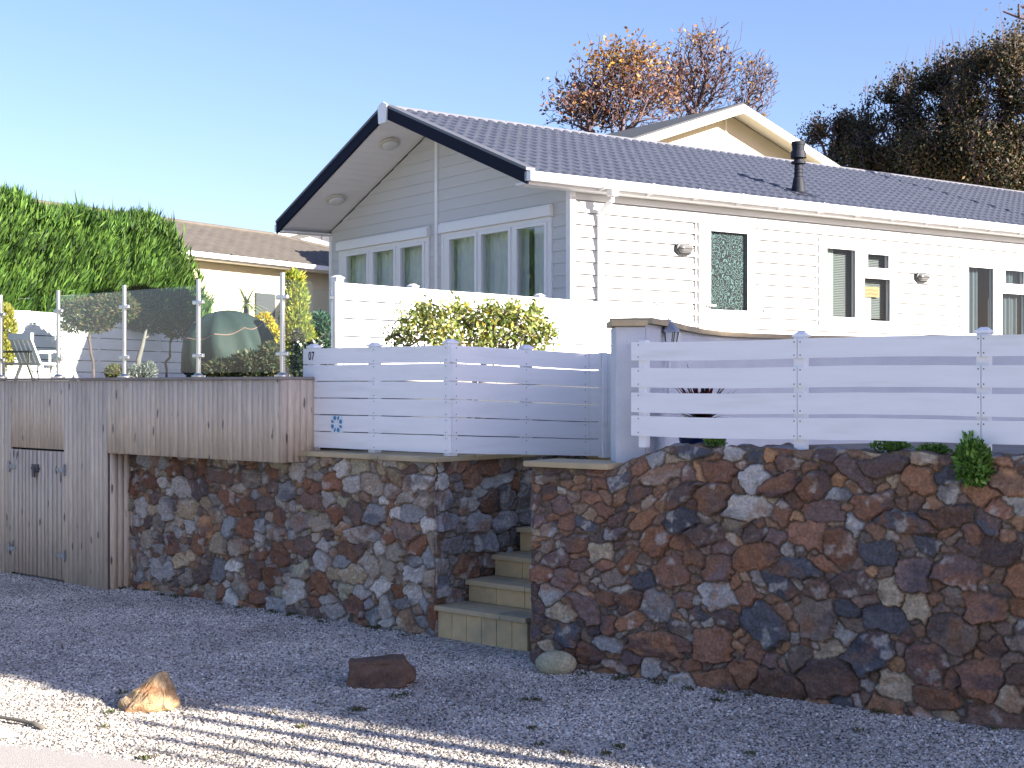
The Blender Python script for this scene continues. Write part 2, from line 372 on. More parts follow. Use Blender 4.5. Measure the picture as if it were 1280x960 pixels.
# asphalt road at the lower left, just above the gravel sheet
edge = [(-9,8.2),(-5,7.25),(-3.4,6.85),(-2.75,6.72),(-2.35,6.62),(-1.95,6.45),(-1.55,6.28),(-1.1,6.05),(-.6,5.75),(0,5.3),(.9,4.6),(2.4,3.3),(5,1.5),(9,-1)]
def roady(x):
    xs = [e[0] for e in edge]; return float(np.interp(x, xs, [e[1] for e in edge]))
rd = MB(); ex = np.linspace(-9, 9, 240)
ey = [roady(x)+.05*float(vnoise(np.array([x*3.1]), np.array([0.]))[0])+.02*float(vnoise(np.array([x*14]), np.array([3.]))[0]) for x in ex]
for i in range(len(ex)-1): rd.face([(ex[i],-1,.006),(ex[i+1],-1,.006),(ex[i+1],ey[i+1],.006),(ex[i],ey[i],.006)])
rd.box(-60, 60, -30, -1, -.5, .006); struct(rd.build('road', M['road']))
pp = MB(); pp.face([pt(-60,940,0)*0+Vector((gx(-60,6.8),6.8,.011)), Vector((gx(-30,6.72),6.72,.011)), Vector((gx(30,6.78),6.78,.011)), Vector((gx(6,6.98),6.98,.011)), Vector((gx(-60,7.02),7.02,.011))])
struct(pp.build('road_marking', M['road_paint']))

# raised ground behind the walls, notched for the steps
tl = MB()
A1 = FL.w(-12,.25); A2 = FL.w(-.09,.25); A3 = FL.w(-.09,1.9); A4 = FRW.w(-.02,1.95); A5 = FRW.w(0,.3); A6 = FRW.w(9,.3)
tl.prism([(p.x,p.y) for p in (A1,A2,A3,A4,A5,A6)]+[(60,20),(60,120),(-60,120),(-60,26)], 0, 1.225)
struct(tl.build('terrace_ground', M['terrace']))
# wooded bank behind the lodges
bx = np.linspace(-60, 80, 60); by = np.linspace(27, 110, 30); BX, BY = np.meshgrid(bx, by)
rise = np.clip((BX-2)/14, 0, 1)*np.clip((BY-31)/12, 0, 1)
BZ = 1.2+rise*4.2+.3*vnoise(BX/4, BY/4, 3)*(rise > 0)
struct(grid_mesh('hill', BX, BY, BZ, M['earth']))

# ------------------------------------------------------------------ rubble stone walls
BROWN = [(.155,.078,.048),(.11,.075,.075),(.20,.10,.05),(.085,.058,.055),(.13,.10,.085),(.055,.06,.08),(.19,.20,.22),(.27,.225,.16),(.10,.06,.045),(.27,.27,.27),(.28,.145,.055)]
PB = [.19,.15,.09,.13,.08,.09,.07,.06,.07,.03,.04]
GREY = [(.26,.26,.28),(.20,.22,.26),(.34,.34,.35),(.23,.20,.17),(.16,.075,.042),(.11,.075,.07),(.27,.22,.15),(.15,.16,.19),(.29,.15,.06),(.22,.22,.17)]
PG = [.16,.14,.09,.12,.15,.10,.07,.08,.03,.06]
def rubble(L, Hh, rmax, seed, pal, pp_, res=.0065, x0=0, course=False):
    rs = np.random.default_rng(seed); ax = .72 if not course else .6
    S = []
    def rm(x, z): return rmax(x, z)
    for cls, tries in ((1.0, 900), (.75, 1200), (.52, 2600), (.33, 6000), (.2, 9000)):
        for _ in range(tries):
            x = x0-.1+rs.random()*(L+.2); z = -.08+rs.random()*(Hh+.14); r = rm(x, z)*cls*(.85+.3*rs.random())
            if r < .018: continue
            if S:
                a = np.array(S); d = np.hypot((a[:,0]-x)*ax, a[:,1]-z)
                if (d < (a[:,2]+r)*.84).any(): continue
            S.append((x, z, r))
    S = np.array(S); n = len(S)
    xs = np.arange(x0, x0+L+res, res); zs = np.arange(0, Hh+res, res); X, Z = np.meshgrid(xs, zs)

    wx = X+.014*fbm(X*15, Z*15, seed+1, 4)+.0045*vnoise(X*46, Z*46, seed+5); wz = Z+.014*fbm(X*15+50, Z*15, seed+2, 4)+.0045*vnoise(X*46+9, Z*46, seed+6)
    fx, fz = wx.ravel(), wz.ravel(); N = fx.size; i1 = np.zeros(N, int); e = np.zeros(N)
    th = rs.normal(size=n)*(.16 if course else .34); ct, sn = np.cos(th), np.sin(th); asp = np.exp(rs.normal(size=n)*.20)*(1.45 if not course else 1.6)**.5; pn = 6.0
    ax_ = ax**.5
    for a in range(0, N, 16000):
        b = min(N, a+16000); dx = fx[a:b,None]-S[None,:,0]; dz = fz[a:b,None]-S[None,:,1]
        u = np.abs(dx*ct+dz*sn)/asp; v = np.abs(dz*ct-dx*sn)*asp
        mxx = np.maximum(u, v)+1e-9; mn = np.minimum(u, v)
        d = mxx*(1+(mn/mxx)**pn)**(1/pn)-S[None,:,2]*.9
        k = np.argpartition(d, 2, axis=1)[:, :2]; dd = np.take_along_axis(d, k, 1); o = np.argsort(dd, axis=1)
        k = np.take_along_axis(k, o, 1); dd = np.take_along_axis(dd, o, 1); i1[a:b] = k[:,0]
        e[a:b] = (dd[:,1]-dd[:,0])/2
    e = np.maximum(e, 0).reshape(X.shape); i1 = i1.reshape(X.shape)
    h0 = .25+1.0*rs.random(n); tx = rs.normal(size=n)*.14; tz = rs.normal(size=n)*.14; base = rs.random((n,3))
    joint = np.clip((e-.0008)/.0035, 0, 1); rnd = 1-(1-np.clip(e/(.006+.012*base[i1,0]), 0, 1))**2
    big = np.clip(S[i1,2]/.08, .35, 1)
    face = tx[i1]*(X-S[i1,0])+tz[i1]*(Z-S[i1,1])
    ridge = np.abs(fbm(X*11+i1*3.7, Z*11+i1*1.9, seed+8, 3))
    hh = joint*(.016+.028*rnd*h0[i1]*big+face*rnd+.034*(.35-ridge)*rnd*big)+.004*fbm(X*60, Z*60, seed+9, 2)
    # colours: one stone tone, rust or lichen patches, pale veins, mortar in the joints
    colS = np.array(pal)[rs.choice(len(pal), n, p=np.array(pp_)/sum(pp_))]*(1+.13*rs.normal(size=(n,1)))
    small = S[:,2] < .035; colS[small] = colS[small]*.6+np.array((.27,.19,.12))*.4
    col = colS[i1]
    rust = np.clip((fbm(X*7+i1*5.1, Z*7, seed+20, 4)-.02)*3.2, 0, 1)*(base[i1,1] > .35)
    col = col*(1-.62*rust[...,None])+np.array((.26,.12,.055))*.62*rust[...,None]
    dark = np.clip((fbm(X*5+i1*2.3, Z*9, seed+30, 4)-.08)*3.5, 0, 1)*(base[i1,2] > .4)
    col = col*(1-.55*dark[...,None])+np.array((.05,.052,.07))*.55*dark[...,None]
    pale = np.clip((fbm(X*13+i1*7.7, Z*13, seed+40, 4)-.22)*5, 0, 1)*(base[i1,0] > .45)
    col = col*(1-.5*pale[...,None])+np.array((.56,.53,.47))*.5*pale[...,None]
    band = .5+.5*np.sin((X*tx[i1]*8+Z*(1+tz[i1]))*90+fbm(X*10, Z*10, seed+3)*6)
    col = col*(1-.12*band[...,None]*(base[i1,1] < .3)[...,None])
    col = col*(.85+.45*vnoise(X*110, Z*110, seed+50)[...,None]**2+.22*fbm(X*38, Z*38, seed+51, 3)[...,None])
    mort = np.array((.20,.16,.115))*(1+.3*fbm(X*30, Z*30, seed+60)[...,None])
    col = col*joint[...,None]+mort*(1-joint[...,None])
    return X, Z, hh, np.clip(col, .01, .8).reshape(-1,3)

GREY = [tuple(np.array(c)*(1.75,1.55,1.22)) for c in GREY]; BROWN = [tuple(np.array(c)*(1.9,1.74,1.48)) for c in BROWN]; GREY = [tuple(np.array(c)*.78+np.mean(c)*.22) for c in GREY]; BROWN = [tuple(np.array(c)*.80+np.mean(c)*.20) for c in BROWN]
wall_l = thing('stone_wall', 'lower rubble stone wall left of the steps, greyer stones under the timber and the white fence', 'stone wall', FL)
X, Z, hh, col = rubble(4.6, 1.20, lambda x, z: .078 if x > -1.4 else .088, 5, GREY, PG, x0=-4.6)
hh = hh*np.clip((-X)/.03, .5, 1)
grid_mesh('stone_face', X, -hh+.03, Z, M['stone'], col, wall_l)
m_ = MB(); m_.box(-4.6, -.03, .03, .34, 0, 1.20); m_.build('wall_core', M['mortar'], wall_l)
# the return that runs back along the steps
X, Z, hh, col = rubble(1.85, 1.20, lambda x, z: .085 if z < .8 else .075, 19, [(.38,.37,.36),(.30,.29,.30),(.25,.16,.12),(.44,.42,.38),(.30,.17,.11),(.20,.19,.19)], [.25,.22,.15,.12,.14,.12], course=True)
hh = hh*np.clip(X/.03, .5, 1)
grid_mesh('stone_return', hh-.03, X, Z, M['stone'], col, wall_l)
cp = MB()
for i, (a, b) in enumerate(((-2.05,-1.28),(-1.275,-.52),(-.515,.05))): cp.box(a, b, -.055, .36, 1.203, 1.237)
cp.build('coping', M['coping'], wall_l, bevel=.005)
cp = MB(); cp.box(-.30, .05, .365, 1.8, 1.203, 1.237); cp.build('coping', M['coping'], wall_l, bevel=.005)
# upper right wall
def topz(x): return np.interp(x, [0, .60, .66, .72, .95, 9], [1.225, 1.225, 1.25, 1.29, 1.375, 1.375])
wall_r = thing('stone_wall', 'tall rubble stone wall right of the steps, rusty brown stones under the slatted white fence', 'stone wall', FRW)
X, Z, hh, col = rubble(5.2, 1.375, lambda x, z: (.070+.044*np.clip((1.35-z)/1.1, 0, 1))*(.72 if x < .85 else 1), 8, BROWN, PB)
tz_ = topz(X)+.012*vnoise(X*9, X*0, 4); Zc = Z*(tz_/1.375)
over = np.clip((Z-1.335)/.04, 0, 1); hh = hh*(1-.75*over)
hh = hh*np.clip(X/.03, .5, 1)
grid_mesh('stone_face', X, -hh+.03, Zc, M['stone'], col, wall_r)
xs = np.arange(0, 5.2, .012); ys = np.arange(.02, .36, .012); TX, TY = np.meshgrid(xs, ys)
tcell = vnoise(TX*9, TY*9, 33); TZ = topz(TX)+.012*vnoise(TX*9, TX*0, 4)+.018*vnoise(TX*14, TY*14, 34)*np.clip((TY-.02)/.03, 0, 1)
tc_ = np.where(tcell[...,None] > .1, np.array((.20,.14,.09)), np.where(tcell[...,None] < -.3, np.array((.22,.22,.22)), np.array((.12,.09,.07))))
grid_mesh('stone_top', TX, TY, TZ, M['stone'], tc_.reshape(-1,3), wall_r)
m_ = MB(); m_.box(.03, 5.2, .05, .35, 0, 1.2); m_.box(-.0, .05, .03, 1.9, 0, 1.19); m_.build('wall_core', M['mortar'], wall_r)
cp = MB(); cp.box(-.02, .585, -.045, .34, 1.227, 1.262); cp.build('coping', M['coping'], wall_r, bevel=.005)

# ------------------------------------------------------------------ steps
stp = thing('stone_steps', 'sandstone steps climbing between the two rubble walls', 'steps', FL)
hz = [.218, .368, .518, .69, .86, 1.03, 1.2]; x1 = .80
for i, z in enumerate(hz):
    y0 = i*.28; b = MB(); pz = hz[i-1] if i else -.02
    xa, xb = -.0+(.03 if i else -.005), x1
    n = 6 if i == 0 else 3; b.m = 0
    for k in range(n):
        wdt = (xb-xa)/n; b.box(xa+k*wdt+.002, xa+(k+1)*wdt-.002, y0+.02, y0+.30, pz, z-.036)
    o = b.build('riser', M['sandstone'], stp, bevel=.003)
    t = MB(); t.box(xa-.012, xb-.22-.02*i, y0-.005, y0+.30, z-.034, z); t.box(xb-.217-.02*i, xb+.004, y0-.005, y0+.30, z-.034, z); t.build('tread', M['coping'], stp, bevel=.004)
b = MB()
for i, z in enumerate(hz): b.box(.04, x1-.01, i*.28+.04, 2.0, 0, z-.04)
b.build('step_core', M['mortar'], stp)

# =================================================================== MAIN LODGE
FH = Frame(.70, 16.5, 35.66)
lodge = thing('lodge', 'white clad single-storey lodge with grey tiled roof and navy bargeboard on the terrace', 'lodge', FH)
LEN = 13.0; WID = 6.0; YR = 2.95; EZ = 4.16; SL = 1.25/3.2; OH = .818
def rz_(y): return EZ+SL*((y+.25) if y < YR else (2*YR-y+.25))
def under(y): return rz_(y)-.14
def clip(poly, a, b, c):
    out = []
    for i in range(len(poly)):
        p, q = poly[i], poly[(i+1) % len(poly)]; dp = a*p[0]+b*p[1]-c; dq = a*q[0]+b*q[1]-c
        if dp <= 0: out.append(p)
        if (dp < 0 < dq) or (dq < 0 < dp): t = dp/(dp-dq); out.append((p[0]+(q[0]-p[0])*t, p[1]+(q[1]-p[1])*t))
    return out
def cladding(s0, s1, z0, z1, holes, planes, place, bh=.148, lap=.020, gap=.009):
    cut = lambda p, q, zv: any(a*x_+c_*zv > k_ for a, c_, k_ in planes for x_ in (p, q))
    b = MB(); z = z0
    while z < z1:
        zg = z; z = z+gap; zt = min(zg+bh, z1); zb = sorted({z, zt, *[h for q in holes for h in q[2:] if z < h < zt]})
        for za, zc in zip(zb, zb[1:]):
            sb = sorted({s0, s1, *[h for q in holes for h in q[:2] if s0 < h < s1 and q[2] < (za+zc)/2 < q[3]]})
            for sa, sc in zip(sb, sb[1:]):
                ms, mz = (sa+sc)/2, (za+zc)/2
                if any(q[0] < ms < q[1] and q[2] < mz < q[3] for q in holes): continue
                poly = [(sa,za),(sc,za),(sc,zc),(sa,zc)]
                for pl in planes:
                    poly = clip(poly, *pl)
                    if len(poly) < 3: break
                if len(poly) < 3: continue
                b.face([place(p[0], p[1], lap*(1-(p[1]-z)/bh)) for p in poly])
                if gap and abs(za-z) < 1e-6 and not cut(sa, sc, zg): b.m = 1; b.face([place(sa, zg-.001, -.004), place(sc, zg-.001, -.004), place(sc, za+.001, -.004), place(sa, za+.001, -.004)]); b.m = 0
                bot = [p[0] for p in poly if abs(p[1]-za) < 1e-6]
                if abs(za-z) < 1e-6 and len(bot) >= 2:
                    sa, sc = min(bot), max(bot)
                    b.face([place(sa, za, 0), place(sc, za, 0), place(sc, za, lap), place(sa, za, lap)])
        z = zg+bh
    return b
# openings on the long side (x, z) and on the gable end (y, z)
def lx(px): return FH.hit(px, 400)[0]
def lz(px, py): return FH.hit(px, py)[1]
def gy(px): return FH.hit(px, 300, 0, 'x')[0]
def gz(px, py): return FH.hit(px, py, 0, 'x')[1]
door = (lx(874), lx(940), 1.62, lz(905, 282))
win1 = (lx(1024), lx(1116), lz(1110, 407), lz(1070, 305))
win2 = (lx(1203), lx(1300), lz(1250, 424), lz(1240, 327))
win3 = (9.7, 10.9, win2[2], win2[3])
side = [door, win1, win2, win3]
cladding(0, LEN, 1.42, 4.06, side, [], lambda s, z, o: (s, -o, z), lap=.034, gap=.014).build('side_cladding', [M['clad_white'], M['trim_grey']], lodge)  # second slot darkens the board grooves: shade put into their backing colour
gw1 = (gy(536.5), gy(427), gz(480, 420), gz(480, 297)); gw2 = (gy(689), gy(555.5), gz(620, 420), gz(620, 272))
gab = [(min(q[0],q[1]), max(q[0],q[1]), q[2], q[3]) for q in (gw1, gw2)]
pl = [(-SL, 1, under(0)), (SL, 1, under(0)+2*SL*YR)]
cladding(0, WID, 1.42, 5.5, gab, pl, lambda s, z, o: (-o, s, z), lap=.012, gap=.0).build('gable_cladding', M['clad_white'], lodge)
b = MB(); b.face([(0,WID,1.3),(LEN,WID,1.3),(LEN,WID,4.06),(0,WID,4.06)]); b.face([(LEN,0,1.3),(LEN,WID,1.3),(LEN,WID,4.06),(LEN,YR,5.25),(LEN,0,4.06)])
b.build('rear_wall', M['clad_white'], lodge)
b = MB(); b.box(.02, LEN-.01, .02, WID-.02, 1.225, 1.42); b.build('skirting', M['skirting'], lodge)
b = MB(); b.face([(.05,.9,1.43),(LEN-.05,.9,1.43),(LEN-.05,.9,4.05),(.05,.9,4.05)]); b.face([(1.1,.05,1.43),(1.1,WID-.05,1.43),(1.1,WID-.05,4.05),(1.1,.05,4.05)])
b.box(.05, LEN-.05, .05, WID-.05, 1.425, 1.435); b.face([(.05,.05,4.05),(LEN-.05,.05,4.05),(LEN-.05,WID-.05,4.05),(.05,WID-.05,4.05)]); b.build('interior', M['dark'], lodge)
b = MB(); b.prism([(-.028,-.028),(.055,-.028),(.055,-.001),(-.001,-.001),(-.001,.06),(-.028,.06)], 1.42, 4.06); b.build('corner_trim', M['white_pvc'], lodge, bevel=.003)
b = MB(); b.box(-.026, -.001, WID-.06, WID+.02, 1.42, 4.02); b.build('corner_trim', M['white_pvc'], lodge, bevel=.003)
b = MB(); b.box(-.026, -.001, YR-.035, YR+.035, 1.42, 5.24); b.build('gable_trim', M['white_pvc'], lodge, bevel=.003)
# roof: pressed tile sheets as a height field, near slope fine, far slope coarse
def roof_slope(s0, s1, step, near, name):
    xs = np.arange(-OH, LEN+.5, step); t = np.linspace(0, 1, int(3.45/step)); X, T = np.meshgrid(xs, t); run = 3.2*T
    y = -.25+run if near else 2*YR+.25-run; z = EZ+SL*run
    ph = X/.165; wave = .5-.5*np.cos(2*np.pi*ph); cy = T*3.43/.235+.22*wave; fr = cy-np.floor(cy)
    lift = .030*(1-fr)**1.2+.020*(1-wave)
    lift = lift*np.clip(T*40, .2, 1)*1.0
    z = z+lift+.004
    return grid_mesh(name, X, y, z, M['roof_tile'], None, lodge, smooth=False)
roof_slope(0, 1, .021, True, 'roof'); roof_slope(0, 1, .11, False, 'roof')
b = MB()
for y0, y1 in ((-.25, YR), (YR, 2*YR+.25)):
    z0, z1 = rz_(y0), rz_(y1); za, zb = z0-.01, z1-.01
    b.raw([(-OH,y0,za),(LEN+.5,y0,za),(LEN+.5,y1,zb),(-OH,y1,zb),(-OH,y0,za-.05),(LEN+.5,y0,za-.05),(LEN+.5,y1,zb-.05),(-OH,y1,zb-.05)],
          [(0,1,2,3),(7,6,5,4),(0,4,5,1),(3,2,6,7),(0,3,7,4),(1,5,6,2)])
b.build('roof_deck', M['roof_dark'], lodge)
b = MB()
for y0, y1 in ((-.27, YR-.05), (2*YR+.27, YR+.05)):
    z0, z1 = rz_(y0), rz_(y1)
    b.raw([(-OH-.04,y0,z0+.03),(-OH+.09,y0,z0+.03),(-OH+.09,y1,z1+.03),(-OH-.04,y1,z1+.03),(-OH-.04,y0,z0+.065),(-OH+.09,y0,z0+.065),(-OH+.09,y1,z1+.065),(-OH-.04,y1,z1+.065)],
          [(0,1,2,3),(7,6,5,4),(0,4,5,1),(3,2,6,7),(0,3,7,4),(1,5,6,2)])
b.build('verge_strip', mat('verge', (.10,.105,.12), .5), lodge)
# ridge capping
b = MB()
n = 22
for i in range(n):
    a = -OH-.01+i*(LEN+.5+OH)/n; e = a+(LEN+.5+OH)/n-.006
    b.extrude([(YR-.13, rz_(YR)-.045),(YR-.03, rz_(YR)+.045),(YR+.03, rz_(YR)+.045),(YR+.13, rz_(YR)-.045)], a, e, 'x')
b.build('ridge_capping', mat('ridge', (.17,.17,.19), .5, var=.1), lodge)
# gable overhang: sloping boarded soffit and bargeboards
b = MB()
for sgn in (0, 1):
    n = 22
    for i in range(n):
        fa, fb = i/n, (i+1)/n
        ya, yb = (-.20+3.15*fa, -.20+3.15*fb) if not sgn else (2*YR+.20-3.15*fa, 2*YR+.20-3.15*fb)
        za, zb = rz_(ya)-.115, rz_(yb)-.115; gp = .003 if not sgn else -.003
        b.raw([(-OH+.02,ya+gp,za),(.0,ya+gp,za),(.0,yb-gp,zb),(-OH+.02,yb-gp,zb),(-OH+.02,ya+gp,za+.02),(.0,ya+gp,za+.02),(.0,yb-gp,zb+.02),(-OH+.02,yb-gp,zb+.02)],
              [(3,2,1,0),(4,5,6,7),(0,1,5,4),(1,2,6,5),(2,3,7,6),(3,0,4,7)])
b.build('gable_soffit', M['white_pvc'], lodge)
for s in (0, 1):
    b = MB(); y0, y1 = (-.27, YR-.0) if not s else (2*YR+.27, YR+.0)
    z0, z1 = rz_(y0 if not s else y0), rz_(YR)
    z0 = EZ-SL*.02
    hgt = .165; x0, x1_ = -OH-.03, -OH
    b.raw([(x0,y0,z0-hgt+.035),(x0,y1,z1-hgt+.035),(x0,y1,z1+.035),(x0,y0,z0+.035),(x1_,y0,z0-hgt+.035),(x1_,y1,z1-hgt+.035),(x1_,y1,z1+.035),(x1_,y0,z0+.035)],
          [(0,1,2,3),(7,6,5,4),(0,4,5,1),(3,2,6,7),(0,3,7,4),(1,5,6,2)])
    b.build('bargeboard', M['navy'], lodge, bevel=.003)
b = MB(); b.extrude([(YR-.10, rz_(YR)-.20),(YR+.10, rz_(YR)-.20),(YR+.12, rz_(YR)+.03),(YR+.03, rz_(YR)+.075),(YR-.03, rz_(YR)+.075),(YR-.12, rz_(YR)+.03)], -OH-.055, -OH-.032, 'x')
b.build('finial', M['white_pvc'], lodge, bevel=.004)
# fascia, flat soffit, gutter with brackets along the long side
b = MB(); b.box(-OH, LEN+.5, -.20, -.012, 4.035, 4.06); b.build('soffit', M['white_pvc'], lodge)
b = MB(); b.box(-OH, LEN+.5, -.225, -.201, 4.03, 4.175); b.build('fascia', M['white_pvc'], lodge)
gp = [(-.232,4.165),(-.232,4.075),(-.262,4.062),(-.315,4.062),(-.345,4.085),(-.35,4.165),(-.338,4.165),(-.334,4.09),(-.31,4.074),(-.264,4.074),(-.244,4.085),(-.244,4.165)]
b = MB(); b.extrude(gp, -OH-.02, LEN+.5, 'x'); b.box(-OH-.03, -OH-.015, -.352, -.23, 4.06, 4.168); b.build('gutter', M['white_pvc'], lodge)
for i in range(17):
    b = MB(); x = .25+i*.76
    b.extrude([(-.226,4.172),(-.226,4.03),(-.24,4.03),(-.262,4.05),(-.318,4.05),(-.352,4.078),(-.358,4.172)], x-.014, x+.014, 'x'); b.build('gutter_bracket', M['white_pvc'], lodge)
b = MB(); gxp = FH.hit(752, 240, -.09)[0]
b.box(gxp-.05, gxp+.05, -.352, -.246, 3.98, 4.062); b.tube([(gxp,-.30,4.0),(gxp,-.28,3.93),(gxp-.0,-.10,3.84),(gxp,-.075,3.76)], .034, 10)
b.box(gxp-.031, gxp+.031, -.105, -.045, 1.5, 3.80); b.build('downpipe', M['white_pvc'], lodge, bevel=.004)
b = MB(); b.box(-OH, LEN+.5, 2*YR+.2, 2*YR+.225, 4.03, 4.175); b.box(-OH-.02, LEN+.5, 2*YR+.23, 2*YR+.34, 4.06, 4.165); b.build('rear_gutter', M['white_pvc'], lodge)
b = MB(); b.box(-OH+.0, LEN+.5, 2*YR+.06, 2*YR+.2, 4.035, 4.06); b.build('rear_soffit', M['white_pvc'], lodge)
# round soffit lights
for px, py in ((487, 184), (420, 248)):
    sx = -OH*.52
    yy = FH.hit(px, py, sx, 'x')[0]; nz = rz_(yy)-.118
    o = MB(); o.lathe([(.0,0),(.14,0),(.15,-.012),(.145,-.03),(.12,-.035)][1:], k=28); r = o.build('ceiling_light', M['lamp_ring'], lodge, smooth=True)
    r.location = (sx, yy, nz); r.rotation_euler = (-math.atan(SL), 0, 0)
    o2 = MB(); o2.lathe([(.12,-.036),(.115,-.055),(.08,-.075),(.01,-.082)], k=28); q = o2.build('diffuser', M['opal'], r, smooth=True)
# flue pipe on the roof
fx_, fy_ = None, None
for k in np.linspace(.3, 2.9, 200):
    s_, z_ = FH.hit(998, 216, k)
    if z_ >= rz_(k): fx_, fy_ = s_, k; break
if fx_ is None: fx_, fy_ = 7.0, 2.0
fl = MB(); hz_ = rz_(fy_)
fl.lathe([(.15,-.06),(.145,-.01),(.10,.03),(.092,.10),(.082,.14),(.075,.20),(.060,.24),(.066,.245),(.060,.25),(.058,.29),(.066,.295),(.058,.30),(.056,.34),(.064,.345),(.056,.35),(.055,.42),(.10,.425),(.10,.455),(.06,.46),(.058,.50),(.11,.505),(.10,.60),(.098,.602),(.085,.605),(.09,.68),(.095,.685),(.095,.73),(.01,.74)], k=24)
o = fl.build('flue', M['flue'], lodge, smooth=False); o.location = (fx_, fy_, hz_-.0)
fs = MB(); fs.raw([(-.2,-.22,-.085),(.2,-.22,-.085),(.2,.2,.08),(-.2,.2,.08),(-.2,-.22,-.05),(.2,-.22,-.05),(.2,.2,.115),(-.2,.2,.115)], [(3,2,1,0),(4,5,6,7),(0,1,5,4),(1,2,6,5),(2,3,7,6),(3,0,4,7)])
fs.build('flashing', M['flue'], o)
# windows ---------------------------------------------------------
def frame_box(b, a0, a1, z0, z1, w_, place, d0, d1):
    for (p0, p1, q0, q1) in ((a0,a1,z0,z0+w_),(a0,a1,z1-w_,z1),(a0,a0+w_,z0+w_,z1-w_),(a1-w_,a1,z0+w_,z1-w_)): place(b, p0, p1, d0, d1, q0, q1)
def side_place(b, a0, a1, d0, d1, z0, z1): b.box(a0, a1, -d1, -d0, z0, z1)
def gable_place(b, a0, a1, d0, d1, z0, z1): b.box(-d1, -d0, a0, a1, z0, z1)
def pane(a0, a1, z0, z1, place, parent, depth=.012):
    b = MB(); place(b, a0, a1, depth-.004, depth, z0, z1); return b.build('pane', M['glass' if place is gable_place else 'side_glass'], parent)
def curtain(a0, a1, z0, z1, dep, axis, parent, m='curtain', folds=12, amp=.018, name='curtain'):
    n = int((a1-a0)/.006); s = np.linspace(a0, a1, max(n,4)); zs = np.array([z0, z1]); S, Zc = np.meshgrid(s, zs)
    D = dep+amp*np.sin(S*2*np.pi*folds)+amp*.5*np.sin(S*2*np.pi*folds*.43+1)
    return grid_mesh(name, S if axis == 'y' else D, D if axis == 'y' else S, Zc, M[m], None, parent)
def blind(a0, a1, z0, z1, dep, parent):
    b = MB(); z = z0
    while z < z1: b.raw([(a0,dep,z),(a1,dep,z),(a1,dep+.016,z+.02),(a0,dep+.016,z+.02)], [(0,1,2,3)]); z += .024
    return b.build('blind', M['blind'], parent)
def fill(b, hole, lights, place, d0, d1):
    a0, a1, z0, z1 = hole; xs = sorted({a0, a1, *[v for l in lights for v in l[:2]]}); zs = sorted({z0, z1, *[v for l in lights for v in l[2:]]})
    for p, q in zip(xs, xs[1:]):
        for r_, t_ in zip(zs, zs[1:]):
            mx, mz = (p+q)/2, (r_+t_)/2
            if not any(l[0] < mx < l[1] and l[2] < mz < l[3] for l in lights): place(b, p, q, d0, d1, r_, t_)
def gable_window(hole, sashes):
    a0, a1, z0, z1 = hole; b = MB()
    frame_box(b, a0-.03, a1+.03, z0-.02, z1-.10, .05, gable_place, -.05, .03)
    fill(b, (a0, a1, z0, z1-.1), [(min(p)-.03, max(p)+.03, z0+.05, z1-.175) for p in sashes], gable_place, -.03, .022)
    wf = b.build('window', M['white_pvc'], lodge)
    b = MB(); gable_place(b, a0-.05, a1+.05, -.04, .075, z1-.098, z1+.02); gable_place(b, a0-.055, a1+.055, -.01, .045, z1+.022, z1+.045)
    b.build('shutter_box', M['white_pvc'], wf, bevel=.004)
    for (pa, pb) in sashes:
        b = MB(); pa, pb = min(pa,pb), max(pa,pb); frame_box(b, pa-.045, pb+.045, z0+.03, z1-.155, .042, gable_place, -.04, .042)
        sh = b.build('sash', M['white_pvc'], wf, bevel=.003); pane(pa-.004, pb+.004, z0+.07, z1-.195, gable_place, sh)
    return wf
w1 = gable_window(gab[0], [(gy(435.5),gy(460.5)),(gy(469),gy(494.5)),(gy(503.5),gy(530.5))])
w2 = gable_window(gab[1], [(gy(564.5),gy(596)),(gy(604.5),gy(638)),(gy(649),gy(683))])
curtain(gab[0][0], gab[0][1], gab[0][2]-.1, gab[0][3]-.1, .13, 'x', w1, folds=9)
curtain(gab[1][0], gab[1][1], gab[1][2]-.1, gab[1][3]-.1, .13, 'x', w2, folds=9)
def side_window(hole, lights, opener=None):
    a0, a1, z0, z1 = hole; b = MB()
    frame_box(b, a0-.03, a1+.03, z0-.03, z1+.03, .05, side_place, -.04, .030); 
    fill(b, hole, [(l[0]-.02, l[1]+.02, l[2]-.02, l[3]+.02) for l in lights], side_place, -.03, .022)
    wf = b.build('window', M['white_pvc'], lodge)
    b = MB(); side_place(b, a0-.047, a0-.034, .023, .032, z0-.04, z1+.05); b.build('gap_shade_strip', M['gap_shade'], wf)  # shade of the trim gap beside the frame, painted as a dark strip
    for e0 in (a0-.075, a1+.05):
        b = MB(); side_place(b, e0, e0+.025, 0, .022, z0-.05, z1+.05); b.build('edge_trim', M['white_pvc'], wf)
    b = MB(); side_place(b, a0+.1, a0+.42, .040, .052, z1-.035, z1-.02); b.build('drip_bar', M['trim_grey'], wf)
    for (pa, pb, qa, qb) in lights:
        b = MB(); frame_box(b, pa-.05, pb+.05, qa-.05, qb+.05, .046, side_place, -.035, .045)
        sh = b.build('sash', M['white_pvc'], wf, bevel=.003); pane(pa-.006, pb+.006, qa-.006, qb+.006, side_place, sh)
        g_ = MB(); frame_box(g_, pa-.005, pb+.005, qa-.005, qb+.005, .007, side_place, .010, .018); g_.build('gasket', M['black'], sh)
    return wf
sw1 = side_window(win1, [(lx(1031),lx(1066.5),lz(1040,396),lz(1048,312)),(lx(1082),lx(1108),lz(1095,335),lz(1095,319)),(lx(1078),lx(1109.5),lz(1093,401),lz(1093,349))])
blind(lx(1031)+.0, lx(1112), win1[2]+.1, win1[3]-.03, .09, sw1)
